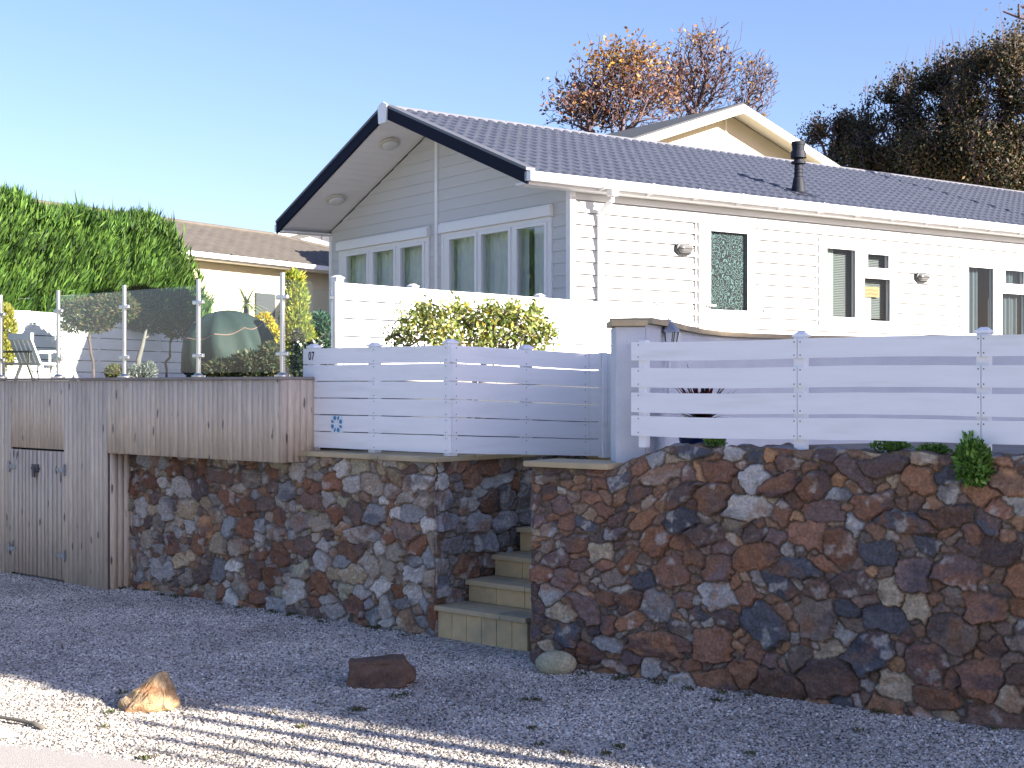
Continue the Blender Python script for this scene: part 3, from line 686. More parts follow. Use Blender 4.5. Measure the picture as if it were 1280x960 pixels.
curtain(lx(1030), lx(1046), win1[2], win1[3], .07, 'y', sw1, 'net', 14, .004, 'net_curtain')
curtain(lx(1077), lx(1094), win1[2], win1[2]+.55, .07, 'y', sw1, 'net', 14, .004, 'net_curtain')
sw2 = side_window(win2, [(lx(1208),lx(1239),lz(1220,417),lz(1220,335)),(lx(1254),lx(1277),lz(1265,355),lz(1265,339)),(lx(1250),lx(1279),lz(1265,419),lz(1265,368))])
curtain(lx(1207), lx(1230), win2[2], win2[3], .10, 'y', sw2, 'drape', folds=11); curtain(lx(1249), lx(1284), win2[2], win2[3], .10, 'y', sw2, 'drape', folds=11)
sw3 = side_window(win3, [(9.78,10.25,win3[2]+.08,win3[3]-.08),(10.37,10.82,win3[2]+.08,win3[3]-.08)])
curtain(9.75, 10.85, win3[2], win3[3], .10, 'y', sw3, 'drape', folds=11)
# wooden hanging sign inside window 1
sa, sb_ = lx(1078.5), lx(1103); szt, szb = lz(1090, 358), lz(1090, 371)
sg = MB(); sg.box(sa, sb_, -.008+.06, .055, szb, szt); sgo = sg.build('hanging_sign', M['sign_wood'], sw1, bevel=.003)
ink = MB()
for row in (0, 1):
    z = szt-(szt-szb)*(.33+.36*row); xx = sa+.03
    pts = []
    while xx < sb_-.03: pts.append((xx, .050, z+.012*math.sin(xx*95+row)+.006*math.sin(xx*37))); xx += .006
    ink.tube(pts, .0022, 4)
ink.build('lettering', M['sign_ink'], sgo)
st = MB(); st.tube([(sa+.01,.053,szt-.005),((sa+sb_)/2,.053,szt+.09),(sb_-.01,.053,szt-.005)], .0025, 5); st.build('cord', M['rope'], sgo)
# door
a0, a1, z0, z1 = door; b = MB(); frame_box(b, a0-.03, a1+.03, z0-.03, z1+.03, .055, side_place, -.04, .03)
dr = b.build('door_frame', M['white_pvc'], lodge, bevel=.003)
b = MB(); side_place(b, a0-.085, a0-.06, 0, .022, z0, z1+.05); b.build('edge_trim', M['white_pvc'], dr)
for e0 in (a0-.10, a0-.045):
    b = MB(); side_place(b, e0, e0+.013, .023, .033, z0, z1+(.09 if e0 < a0-.08 else .03)); b.build('gap_shade_strip', M['gap_shade'], dr)  # dark strips stand in for the shaded gaps along the door trim
b = MB(); side_place(b, lx(889), lx(925), .042, .055, z1-.035, z1-.02); b.build('drip_bar', M['trim_grey'], dr)
ga, gb_, gq, gt_ = lx(885.5), lx(931.5), lz(908, 388), lz(908, 290.5)
b = MB()
for q in ((a0+.028,ga,z0+.03,z1-.03),(gb_,a1-.028,z0+.03,z1-.03),(ga,gb_,z0+.03,gq),(ga,gb_,gt_,z1-.03)): side_place(b, q[0], q[1], -.03, .045, q[2], q[3])
dl = b.build('door', M['white_pvc'], dr); pane(ga, gb_, gq, gt_, side_place, dl)
b = MB(); b.face([(ga-.02,.01,gq-.02),(gb_+.02,.01,gq-.02),(gb_+.02,.01,gt_+.02),(ga-.02,.01,gt_+.02)]); b.build('lace_curtain', M['lace'], dl)
b = MB(); frame_box(b, ga-.002, gb_+.002, gq-.002, gt_+.002, .009, side_place, .012, .04); b.build('gasket', M['black'], dl)
b = MB(); hx = lx(880.5); hz2 = lz(880, 382); side_place(b, hx-.018, hx+.018, .045, .055, hz2-.09, hz2+.09); side_place(b, hx-.01, hx+.12, .085, .10, hz2-.012, hz2+.012); side_place(b, hx-.01, hx+.01, .055, .085, hz2-.01, hz2+.01); b.build('handle', M['steel'], dl, bevel=.003)
# bulkhead lamps on the long side
for px, py in ((855, 311.5), (1152.5, 347)):
    s_, z_ = FH.hit(px, py, -.05)
    prof = [(0,0)]
    def pill(w_, h_, k=24):
        out = []
        for i in range(k):
            a = 2*math.pi*i/k; cx = (w_-h_)/2*(1 if math.cos(a) >= 0 else -1); out.append((cx+h_/2*math.cos(a), h_/2*math.sin(a)))
        return out
    def stack(rings):
        b = MB(); v = []; k = 24
        for (w_, h_, d) in rings: v += [(s_+p[0], -d, z_+p[1]) for p in pill(w_, h_, k)]
        f = [(i*k+j, i*k+(j+1)%k, (i+1)*k+(j+1)%k, (i+1)*k+j) for i in range(len(rings)-1) for j in range(k)]+[tuple(range((len(rings)-1)*k, len(rings)*k))]
        return b.raw(v, f)
    la = stack([(.27,.155,.0),(.275,.16,.03),(.26,.15,.065),(.22,.11,.07)]).build('wall_light', M['grey_lamp'], lodge, smooth=False)
    stack([(.225,.112,.06),(.22,.108,.09),(.18,.075,.115),(.10,.02,.122)]).build('lens', M['lamp_lens'], la, smooth=True)
    hb = MB(); hb.box(s_-.115, s_+.115, -.13, -.06, z_-.002, z_+.012); hb.build('louvre', M['grey_lamp'], la, bevel=.003)
for px, py in ((957, 389),):
    s_, z_ = FH.hit(px, py, -.02); b = MB(); b.box(s_-.04, s_+.04, -.035, 0, z_-.018, z_+.018); b.build('vent_cover', M['trim_grey'], lodge)

# =================================================================== OTHER LODGES
def simple_gable_lodge(name, label, fr, half, zwall, zapex, length, wallm, roofm, trimm, ov=.25, front=.45, base=1.2):
    t = thing(name, label, 'lodge', fr); pitch = (zapex-zwall)/(half)
    b = MB(); v = [(-half,0,base),(half,0,base),(half,0,zwall),(0,0,zapex),(-half,0,zwall)]; n = 5
    b.raw(v+[(p[0],length,p[2]) for p in v], [(0,1,2,3,4),(9,8,7,6,5)]+[(i,i+n,(i+1)%n+n,(i+1)%n) for i in range(n)]); b.build('wall', wallm, t)
    for s in (-1, 1):
        b = MB(); xa, za = 0, zapex+.03; xb, zb = s*(half+ov), zapex+.03-pitch*(half+ov); th = .09
        b.raw([(xa,-front,za),(xb,-front,zb),(xb,length+.3,zb),(xa,length+.3,za),(xa,-front,za+th),(xb,-front,zb+th),(xb,length+.3,zb+th),(xa,length+.3,za+th)],
              [(3,2,1,0),(4,5,6,7),(0,1,5,4),(1,2,6,5),(2,3,7,6),(3,0,4,7)]); b.build('roof', roofm, t)
        b = MB(); hh_ = .17; y0, y1 = -front-.03, -front-.002
        b.raw([(xa,y0,za-hh_+.05),(xb,y0,zb-hh_+.05),(xb,y0,zb+.05),(xa,y0,za+.05),(xa,y1,za-hh_+.05),(xb,y1,zb-hh_+.05),(xb,y1,zb+.05),(xa,y1,za+.05)],
              [(3,2,1,0),(4,5,6,7),(0,1,5,4),(1,2,6,5),(2,3,7,6),(3,0,4,7)]); b.build('bargeboard', trimm, t)
        b = MB(); b.raw([(xa,-front,za-.02),(xb,-front,zb-.02),(xb,0,zb-.02),(xa,0,za-.02)], [(0,1,2,3)]); b.build('soffit', trimm, t)
    b = MB(); b.box(-.02, .02, -.02, 0, base, zapex-.02); b.build('gable_trim', M['trim_grey'] if trimm != M['cream_trim'] else M['cream_trim'], t)
    return t
zap = zz(137, 28)
l2 = simple_gable_lodge('lodge', 'cream lodge gable rising behind the grey tiled roof and the flue', Frame(gx(907, 28.3), 28.3, 35.66), 3.3, zap-3.3*.345, zap, 7, M['cream'], M['roof_dark'], M['cream_trim'], front=.5)
l4 = simple_gable_lodge('lodge', 'distant white lodge gable glimpsed between the brown roof and the navy bargeboard', Frame(gx(402, 46), 46, 20), 3.5, zz(318, 46), zz(284, 46), 6, M['white_pvc'], M['white_pvc'], M['white_pvc'])
# brown roofed lodge on the left
F3 = Frame(gx(212, 28), 28, 58.5); l3 = thing('lodge', 'cream lodge with brown tiled hipped roof behind the conifer hedge', 'lodge', F3)
ez = zz(312, 28); rz3 = zz(203+0, 28)*0+1.74+3.86
b = MB(); b.face([(-1.7,.35,1.2),(11,.35,1.2),(11,.35,ez),(-1.7,.35,ez)]); b.face([(11,.35,1.2),(11,7,1.2),(11,7,ez),(11,.35,ez)]); b.face([(-1.7,.35,1.2),(-1.7,7,1.2),(-1.7,7,ez),(-1.7,.35,ez)]); b.face([(-1.7,7,1.2),(11,7,1.2),(11,7,ez),(-1.7,7,ez)])
b.build('wall', M['cream'], l3)
xs = np.arange(-2.0, 11.4, .05); t = np.linspace(0, 1, 60); XX, TT = np.meshgrid(xs, t)
xr = 7.2; XH = np.where(XX > xr, xr+(XX-xr), XX); lim = np.where(XX > xr, np.clip(1-(XX-xr)/(11.4-xr), 0, 1), 1)
TT2 = TT*lim; wv = .045*(np.abs(np.sin(np.pi*XX/.36))**.5); st_ = .018*(1-((TT*3.6/.3) % 1))
grid_mesh('roof', XX, 3.6*TT2, ez+(rz3-ez)*TT2-wv*1+st_+.045, M['roof_brown'], None, l3, smooth=False)
b = MB(); b.face([(-2.0,7.2,ez),(-2.0,3.6,rz3),(xr,3.6,rz3),(11.4,7.2,ez)]); b.face([(11.4,0,ez),(11.4,7.2,ez),(xr,3.6,rz3)]); b.build('rear_roof', M['roof_brown'], l3)
b = MB(); b.tube([(-2.0,3.6,rz3+.02),(xr,3.6,rz3+.02)], .07, 8); b.tube([(xr,3.6,rz3+.02),(11.4,0,ez+.05)], .06, 8); b.build('ridge_capping', M['roof_brown'], l3)
b = MB(); b.box(-2.0, 11.4, -.03, 0, ez-.13, ez+.02); b.box(-2.0, 11.4, -.14, -.035, ez-.09, ez+.01); b.build('gutter', M['white_pvc'], l3)
b = MB(); b.box(-2.0, 11.4, .002, .34, ez-.12, ez-.09); b.build('soffit', M['cream_trim'], l3)
wa, wb = F3.hit(318, 380, .35)[0], F3.hit(342, 380, .35)[0]; b = MB(); b.box(wa, wb, .30, .345, F3.hit(330, 396, .35)[1], F3.hit(330, 367, .35)[1]); b.build('window', M['dark'], l3)
# unseen tall block added on the right, placed and sized to throw the long shadow
FN = Frame(.854*22+.52*5.6, -.52*22+.854*5.6, math.degrees(math.atan2(.854, .52)))
ln = thing('shadow_house', 'tall pale house added out of view on the right to cast the long shadow', 'shadow_house', FN)
b = MB(); b.box(0, 3.3, -7, 0, 0, 13.95); b.build('wall', M['clad_white'], ln)
b = MB(); b.box(3.31, 8.0, -7, 0, 0, 12.8); b.build('wing_wall', M['clad_white'], ln)
b = MB(); b.raw([(0,.05,13.95),(3.3,.05,13.95),(3.3,-7.05,13.95),(0,-7.05,13.95),(0,-3.5,15),(3.3,-3.5,15)], [(0,1,5,4),(2,3,4,5),(0,4,3),(1,2,5),(3,2,1,0)]); b.build('roof', M['roof_dark'], ln)
b = MB(); b.raw([(3.31,.05,12.8),(8.0,.05,12.8),(8.0,-7.05,12.8),(3.31,-7.05,12.8),(3.31,-3.5,13.8),(8.0,-3.5,13.8)], [(0,1,5,4),(2,3,4,5),(0,4,3),(1,2,5),(3,2,1,0)]); b.build('wing_roof', M['roof_dark'], ln)
for kx in range(2):
    for kz in range(4):
        b = MB(); b.box(.6+kx*1.25, 1.3+kx*1.25, -.02, .02, 1+kz*3, 2.6+kz*3); b.build('window', M['dark'], ln)

ty = thing('shadow_cypress', 'very tall slender cypress added out of view to shade the end of the bright fence', 'tree', loc=(.854*24+.52*13.72, -.52*24+.854*13.72, 0))  # unseen tree added only to drop shade on the sunlit fence's far end
blc = [(0,0,z_,.62,.62,1.6) for z_ in np.arange(1.5, 13.5, 1.1)]
P_, _ = blob_pts(20000, blc, .5); A_ = unit(20000); A_[:,2] += 1.2; leaves('foliage', P_, A_, .22, .10, palette(20000, [(.04,.07,.02),(.06,.1,.03)]), M['leaf'], ty)
b = MB(); b.tube([(0,0,0),(0,0,13.5)], .3, 10, .15); b.build('trunk', M['bark'], ty)

# =================================================================== FENCES
def post_cap(b, x, y, z, w_=.07):
    h_ = w_/2; b.box(x-h_-.008, x+h_+.008, y-h_-.008, y+h_+.008, z, z+.016)
    b.raw([(x-h_,y-h_,z+.016),(x+h_,y-h_,z+.016),(x+h_,y+h_,z+.016),(x-h_,y+h_,z+.016),(x-h_*.5,y-h_*.5,z+.032),(x+h_*.5,y-h_*.5,z+.032),(x+h_*.5,y+h_*.5,z+.032),(x-h_*.5,y+h_*.5,z+.032)],
          [(0,1,5,4),(1,2,6,5),(2,3,7,6),(3,0,4,7),(4,5,6,7)])
def boards(parent, rows, x0, x1, y=0, th=.02, sag=0, screws=(), drop=0):
    for (za, zb) in rows:
        n = 8; b = MB(); dz = [random.uniform(-.0012,.0012)+sag*math.sin(math.pi*i/n) for i in range(n+1)]
        for i in range(n):
            a, c = x0+(x1-x0)*i/n, x0+(x1-x0)*(i+1)/n; d0, d1 = dz[i]-drop*i/n, dz[i+1]-drop*(i+1)/n
            f = [(0,1,5,4),(4,5,6,7),(3,2,1,0),(2,3,7,6)]
            if i == 0: f.append((3,0,4,7))
            if i == n-1: f.append((1,2,6,5))
            b.raw([(a,y-th,za+d0),(c,y-th,za+d1),(c,y,za+d1),(a,y,za+d0),(a,y-th,zb+d0),(c,y-th,zb+d1),(c,y,zb+d1),(a,y,zb+d0)], f)
        b.m = 1
        for sx in screws:
            for zc in (za+.018, zb-.018):
                zc -= drop*(sx-x0)/(x1-x0)
                k = 6; b.face([(sx+.0042*math.cos(2*math.pi*j/k), y-th-.0015, zc+.0042*math.sin(2*math.pi*j/k)) for j in range(k)])
        b.build('board', [M['white_board'], M['screw']], parent, bevel=0)
def post(parent, x, y, z0, z1, w_=.07, name='post'):
    b = MB(); h_ = w_/2; b.box(x-h_, x+h_, y-h_, y+h_, z0, z1); post_cap(b, x, y, z1, w_); return b.build(name, M['white_board'], parent, bevel=.003)
# front-left fence on the stone coping
f1 = thing('board_fence', 'low white board fence with the number 07 beside the timber wall', 'fence', FL)
xa, xb = FL.hit(381, 500, .12)[0], FL.hit(566, 500, .12)[0]
zt_, zb_ = 2.008, 1.262; n = 6; bh = (zt_-zb_-5*.0065)/6
rows = [(zb_+i*(bh+.0065), zb_+i*(bh+.0065)+bh) for i in range(n)]
mid = FL.hit(467, 500, .1)[0]
boards(f1, rows, xa, xb, .12, .018, screws=(mid, xb-.03, xb-.05))
for px in (393, 469): post(f1, FL.hit(px, 500, .16)[0]+.0, .156, 1.238, zt_+.005)
tx = bpy.data.curves.new('house_number', 'FONT'); tx.body = '07'; tx.size = .088; tx.extrude = .001; tx.space_character = 1.08
to = bpy.data.objects.new('house_number', tx); C.objects.link(to); to.parent = f1; tx.materials.append(M['ink']); tx.offset = .001
to.rotation_euler = (R(90), 0, 0); to.location = (FL.hit(385.5, 449, .1)[0], .0998, zz(449, 10.32)-.002); to.scale = (.72, 1, 1)
bpy.context.view_layer.update(); tm = bpy.data.meshes.new_from_object(to); nm = bpy.data.objects.new('house_number', tm); C.objects.link(nm); nm.parent = f1
nm.rotation_euler, nm.location, nm.scale = to.rotation_euler.copy(), to.location.copy(), to.scale.copy(); bpy.data.objects.remove(to); nm.name = 'house_number'
# square plaque with blue petals
ec = FL.hit(421.5, 530, .1); b = MB(); s = .062; ex_, ez_ = ec[0], ec[1]
b.box(ex_-s, ex_+s, .094, .101, ez_-s*.98, ez_+s*.98); pq = b.build('plaque', M['plaque_white'], f1)
b = MB()
for k in range(8):
    a = math.pi/8+k*math.pi/4; ca, sa_ = math.cos(a), math.sin(a); lim = s*.97/max(abs(ca), abs(sa_)); r0_, r1_ = .022, lim
    px_, pz_ = -sa_, ca
    wv = .011 if k % 2 else .019
    b.face([(ex_+ca*.028, .0925, ez_+sa_*.028), (ex_+ca*r1_*.7-px_*wv, .0925, ez_+sa_*r1_*.7-pz_*wv), (ex_+ca*r1_*.97-px_*wv*.5, .0925, ez_+sa_*r1_*.97-pz_*wv*.5), (ex_+ca*r1_*.97+px_*wv*.5, .0925, ez_+sa_*r1_*.97+pz_*wv*.5), (ex_+ca*r1_*.7+px_*wv, .0925, ez_+sa_*r1_*.7+pz_*wv)])
b.build('petals', M['blue_plaque'], pq)
# fence section across the top of the steps (a gate), slightly sloping
G0 = FL.w(xb+.0, .115); FG = Frame(G0.x, G0.y, 27.2)
f2 = thing('gate', 'white board gate closing the top of the stone steps', 'gate', FG)
gl = FG.hit(736, 500)[0]
boards(f2, rows, .004, gl, .018, .018, screws=(.03, FG.hit(658,500)[0], gl-.03), drop=.045)
post(f2, FG.hit(658, 500, .05)[0], .056, 1.262, zt_-.02); post(f2, .012, .056, 1.24, zt_+.012, .075)
f3 = thing('board_fence', 'short white fence stub with a wide upright plank between gate and rendered pillar', 'fence', FG)
boards(f3, [(a-.045, c-.045) for a, c in rows], gl+.006, FG.hit(751, 500)[0], .018, .018)
b = MB(); b.box(FG.hit(752, 500)[0], FG.hit(757.5, 500)[0], -.02, .05, 1.2, 1.97); b.build('post', M['white_board'], f3, bevel=.003)
b = MB(); b.box(FG.hit(758.5, 500)[0], FG.hit(772.5, 500)[0], -.01, .03, 1.2, 1.965); b.build('plank', M['white_board'], f3, bevel=.003)
# right slatted fence on the tall wall
f4 = thing('slatted_fence', 'long white four-rail slatted fence standing on the tall brown stone wall', 'fence', FRW)
rr = [(H+.142, H+.251), (H-.019, H+.096), (H-.167, H-.050), (H-.307, H-.188)]
px_posts = [1000, 1229]; xA = FRW.hit(791, 500, .08)[0]; xC = [FRW.hit(p, 500, .10)[0] for p in px_posts]
p0 = FRW.hit(803, 500, .1)[0]
boards(f4, rr, xA, xC[0]-.002, .08, .02, sag=-.006, screws=(p0-.005, xC[0]-.018)); boards(f4, rr, xC[0]+.002, xC[1]-.002, .08, .02, sag=.004, screws=(xC[0]+.018, xC[1]-.014))
boards(f4, rr, xC[1]+.002, xC[1]+1.25, .08, .02, screws=(xC[1]+.014, xC[1]+1.2))
b = MB(); b.box(p0-.017, p0+.03, .083, .14, 1.36, H+.262); b.build('post', M['white_board'], f4, bevel=.003)
for x in xC+[xC[1]+1.24]: post(f4, x, .118, 1.33, H+.262, .064)
# sunlit fence between bush and lodge
FB = Frame(gx(427, 12.95), 12.95, math.degrees(math.atan2(.755, .655)))
f5 = thing('board_fence', 'bright sunlit white board fence behind the yellow-green bush', 'fence', FB)
zt5 = zz(354, 13.0); bh5 = .155; rws = [(zt5-(i+1)*bh5-i*.014, zt5-i*(bh5+.014)) for i in range(7)]
L5 = FB.hit(866, 480)[0]; ps = [FB.hit(p, 480, .05)[0] for p in (517, 675, 822)]
xx = [0.03]+ps+[L5]
for a, c in zip(xx, xx[1:]): boards(f5, rws, a+.003, c-.003, .02, .02)
post(f5, 0.0, .06, 1.225, zt5+.04, .085)
for x in ps+[L5-.05]: post(f5, x, .06, 1.225, zt5+.015, .075)
# steel end post of the glass next to it
# shaded garden fence behind the glass
FS = Frame(gx(-60, 18.3), 18.3, math.degrees(math.atan2(.915, .402)))
f6 = thing('board_fence', 'long pale blue-white garden fence in shade behind the glass panels', 'fence', FS)
zt6 = FS.hit(21, 388)[1]; rws = [(zt6-(i+1)*.16-i*.012, zt6-i*.172) for i in range(8)]
L6 = FS.hit(268, 480)[0]
cuts = np.linspace(0, L6, 5)
for a, c in zip(cuts, cuts[1:]): boards(f6, rws, a+.002, c-.002, 0, .02)
for a in cuts: post(f6, float(a), .05, 1.225, zt6-.02)

# =================================================================== RENDERED PILLAR AND CURVED WALL
rw = thing('rendered_wall', 'white rendered pillar and curved wall with stone coping behind the slatted fence', 'wall')
line = [(808,8.62),(831,9.1),(852,9.76),(873,10.4),(899,10.9),(934,11.25),(1000,11.7),(1100,12.1),(1300,12.7),(1500,13.3)]
P = [Vector((gx(p, d), d, 0)) for p, d in line]; b = MB(); cpb = MB()
zc = H+.375
Pn = []
for i, p in enumerate(P):
    t = (P[min(i+1,len(P)-1)]-P[max(i-1,0)]).normalized(); Pn.append(Vector((-t.y, t.x, 0)))
for i in range(len(P)-1):
    p, q, a, c = P[i], P[i+1], Pn[i], Pn[i+1]
    def slab(bb, z0, z1, o0, o1):
        v = [p+a*o0, q+c*o0, q+c*o1, p+a*o1]
        bb.raw([(k.x,k.y,z0) for k in v]+[(k.x,k.y,z1) for k in v], [(3,2,1,0),(4,5,6,7),(0,1,5,4),(1,2,6,5),(2,3,7,6),(3,0,4,7)])
    slab(b, 1.225, zc, 0, .2); slab(cpb, zc+.002, zc+.038, -.04, .24)
b.build('curved_wall', M['render_white'], rw); cpb.build('coping', M['coping'], rw)
FP = Frame(gx(770, 8.42), 8.42, 2.0)
b = MB(); pw = FP.hit(806.5, 480)[0]
v = [(0,0),(pw,0),(pw+.0,.30),(0,.30)]
b.box(0, pw, 0, .30, 1.20, H+.35)
o = b.build('pillar', M['render_white'], rw, bevel=.006, loc=(FP.ox, FP.oy, 0), rz=FP.a)
b = MB(); b.box(-.028, pw+.012, -.03, .32, H+.352, H+.388); b.build('pillar_cap', M['coping'], rw, bevel=.004, loc=(FP.ox, FP.oy, 0), rz=FP.a)
# lantern
lc = pt(836, 480, 9.05); ln_ = thing('lantern', 'small pale metal lantern by the rendered wall', 'lantern', loc=(lc.x, lc.y, 0))
zl = zz(421, 9.05)
b = MB(); b.lathe([(.012,-.45),(.012,-.12),(.03,-.11),(.03,-.10)], (0,0,zl)); b.build('bracket', M['white_pvc'], ln_)
b = MB(); b.lathe([(.076,.03),(.07,.045),(.035,.085),(.02,.092),(.018,.105),(.01,.11)], (0,0,zl), 6); b.build('lantern_roof', M['galv'], ln_)
b = MB(); b.tube([(0,0,zl+.105),(0,0,zl+.16)], .006, 6, .003); b.build('spike', M['black'], ln_)
b = MB()
for k in range(6):
    a = k*math.pi/3; b.tube([(.036*math.cos(a),.036*math.sin(a),zl-.11),(.064*math.cos(a),.064*math.sin(a),zl+.03)], .0035, 5)
b.lathe([(.04,-.115),(.04,-.10)], (0,0,zl), 6); b.build('lantern_cage', M['black'], ln_)
b = MB(); b.lathe([(.033,-.10),(.06,.028)], (0,0,zl), 6); b.build('lantern_glass', M['glass'], ln_)

# =================================================================== TIMBER WALL, DOORS, DECK
TY = -.20
tw = thing('timber_wall', 'weathered vertical timber cladding of the deck with a pair of small doors', 'timber wall', FL)
xr_ = FL.hit(352, 500, TY)[0]; xj = FL.hit(137, 650, TY)[0]; xj2 = FL.hit(148, 650, .02)[0]; TZ1 = H+.030; TB = 1.158
d0, d1 = FL.hit(15, 640, TY)[0], FL.hit(84, 640, TY)[0]; dzt = FL.hit(50, 562, TY)[1]
def tboards(name, x0, x1, zf, parent, y=TY, w_=.064, gap=.003, axis='x', zt=TZ1, th=.02):
    V, Q, Cc = [], [], []; x = x0; k = 0
    while x < x1-.01:
        ww = w_*random.uniform(.82, 1.12); xe = min(x+ww, x1)
        for (za, zb) in zf((x+xe)/2, zt):
            jy = random.uniform(0, .0015); a, c = x+gap/2, xe-gap/2
            ys = (y-th-jy, y)
            co = [(a,ys[0],za),(c,ys[0],za),(c,ys[1],za),(a,ys[1],za),(a,ys[0],zb),(c,ys[0],zb),(c,ys[1],zb),(a,ys[1],zb)]
            if axis == 'y': co = [(-p[1]+0, p[0], p[2]) for p in co]
            V += co; Q += [[i+8*k for i in f] for f in ((0,3,2,1),(4,5,6,7),(0,1,5,4),(1,2,6,5),(2,3,7,6),(3,0,4,7))]
            tone = random.uniform(.88, 1.10); hue = random.random()
            cc = np.array((.72,.59,.44))*(1-hue*.4)+np.array((.62,.54,.45))*hue*.4
            Cc += [cc*tone]*8; k += 1
        x = xe
    return arr_mesh(name, np.array(V), np.array(Q), M['timber'], np.array(Cc), parent)
def zf_main(x, zt):
    if d0 < x < d1: return [(dzt+.012, zt)]
    if x < xj: return [(-.01, zt)]
    return [(TB+.012*0, zt)]
tboards('cladding', xj-2.6, xr_, zf_main, tw)
o = tboards('end_cladding', 0, .33, lambda x, zt: [(TB, zt)], tw, y=0, axis='y'); o.location = (xr_-.001-.02+.02, TY-.02, 0)
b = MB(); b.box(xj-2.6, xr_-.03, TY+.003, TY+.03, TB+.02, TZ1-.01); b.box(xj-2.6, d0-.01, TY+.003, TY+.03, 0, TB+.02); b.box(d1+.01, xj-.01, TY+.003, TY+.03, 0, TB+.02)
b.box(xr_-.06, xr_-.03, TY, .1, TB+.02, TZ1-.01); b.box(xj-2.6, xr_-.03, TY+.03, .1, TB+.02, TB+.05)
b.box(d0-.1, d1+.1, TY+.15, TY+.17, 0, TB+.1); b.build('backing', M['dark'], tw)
b = tboards('jamb', 0, .24, lambda x, zt: [(-.01, TB)], tw, y=0, axis='y'); b.location = (xj, TY+.0, 0)
b = MB(); b.box(xj-2.6, xr_+.025, TY-.035, .14, TZ1+.002, TZ1+.024); b.build('capping_board', M['deck'], tw, bevel=.003)
dm = (d0+d1)/2
for k, (a, c) in enumerate(((d0, dm), (dm, d1))):
    def zfd(x, zt): return [(.025, dzt-.006)]
    dd = tboards('door', a+.004, c-.004, zfd, tw, y=TY-.004, w_=.068, gap=.019, th=.018)
    b = MB()
    for z in (.25, dzt-.2): b.box(a+.01, c-.01, TY, TY+.025, z, z+.09)
    b.build('ledge', M['deck'], dd)
    for z in (dzt-.165, .24):
        b = MB(); s = 1 if k == 0 else -1; hxp = a+.002 if k == 0 else c-.002; y = TY-.0285
        b.box(hxp-.012-.012*(k == 0), hxp+.012+.012*(k == 1)-.0, y-.003, y, z-.05, z+.05)
        b.raw([(hxp,y-.006,z-.026),(hxp+s*.12,y-.006,z-.012),(hxp+s*.12,y-.006,z+.012),(hxp,y-.006,z+.026),(hxp,y-.003,z-.026),(hxp+s*.12,y-.003,z-.012),(hxp+s*.12,y-.003,z+.012),(hxp,y-.003,z+.026)],
              [(0,1,2,3),(7,6,5,4),(0,4,5,1),(1,5,6,2),(2,6,7,3),(3,7,4,0)])
        b.tube([(hxp,y-.008,z-.05),(hxp,y-.008,z+.05)], .007, 8); b.build('hinge', M['galv'], dd)
b = MB(); b.box(dm-.05, dm+.05, TY-.045, TY-.0285, dzt-.20, dzt-.13); b.box(dm-.018, dm+.022, TY-.062, TY-.047, dzt-.245, dzt-.19); b.box(dm-.075, dm+.07, TY-.036, TY-.03, dzt-.178, dzt-.155)
b.tube([(dm-.01,TY-.055,dzt-.19),(dm-.01,TY-.055,dzt-.165),(dm+.002,TY-.055,dzt-.155),(dm+.014,TY-.055,dzt-.165),(dm+.014,TY-.055,dzt-.19)], .004, 6); b.build('hasp_lock', M['padlock'], tw, bevel=.003)
# deck floor behind
b = MB(); y = .16
while y < 7: b.box(xj-6, xr_+.32, y, y+.137, TZ1-.03, TZ1-.004); y += .142
struct(b.build('deck_floor', M['deck'], None, loc=(FL.ox, FL.oy, 0), rz=FL.a))
b = MB(); b.box(xj-6, xr_+.3, .3, 7, 1.2, TZ1-.032); struct(b.build('deck_base', M['dark'], None, loc=(FL.ox, FL.oy, 0), rz=FL.a))

# =================================================================== GLASS BALUSTRADE
gb = thing('glass_balustrade', 'clear glass balustrade with steel posts along the top of the timber wall', 'balustrade', FL)
BYo = -.06; pxs = [1, 73, 155.5, 248, 353]; px_x = [FL.hit(p, 480, BYo)[0] for p in pxs]; px_x = [px_x[0]-.78]+px_x
zt7 = TZ1+.026
PH = .785
for i, x in enumerate(px_x):
    b = MB(); b.tube([(x,BYo,zt7),(x,BYo,zt7+PH)], .0195, 16); b.lathe([(.0,0),(.058,0),(.058,.012),(.04,.014),(.026,.03),(.021,.03)][1:], (x,BYo,zt7), 20)
    p = b.build('post', M['steel'], gb, smooth=False)
    for z in (.17, .60):
        b = MB(); lo, hi = (x-.068 if i else x), (x+.068)
        b.box(lo, hi, BYo-.014, BYo+.014, zt7+z-.018, zt7+z+.018); b.build('clamp', M['steel'], p, bevel=.008)
for i in range(len(px_x)-1):
    b = MB(); b.box(px_x[i]+.030, px_x[i+1]-.030, BYo-.005, BYo+.005, zt7+.035, zt7+.735); b.build('glass_panel', M['balu'], gb)
# last pane turns the corner towards the house
b = MB(); b.box(px_x[-1]-.004, px_x[-1]+.004, BYo+.03, BYo+.30, zt7+.035, zt7+.735); b.build('glass_panel', M['balu'], gb)
fe = pt(419, 480, 12.2)
sp = thing('steel_post', 'slim steel post carrying a glass panel beside the bright fence end', 'post', loc=(fe.x, fe.y, 0))
b = MB(); b.tube([(0,0,1.225),(0,0,zz(352,12.2))], .018, 12); b.build('post', M['steel'], sp)
for z in (zz(372,12.2), zz(455,12.2)):
    b = MB(); b.box(-.05, .02, -.014, .014, z-.02, z+.02); b.build('clamp', M['steel'], sp, bevel=.006)
b = MB(); b.box(-.32, -.03, -.004, .004, TZ1, zz(362,12.2)); b.build('glass_panel', M['balu'], sp)

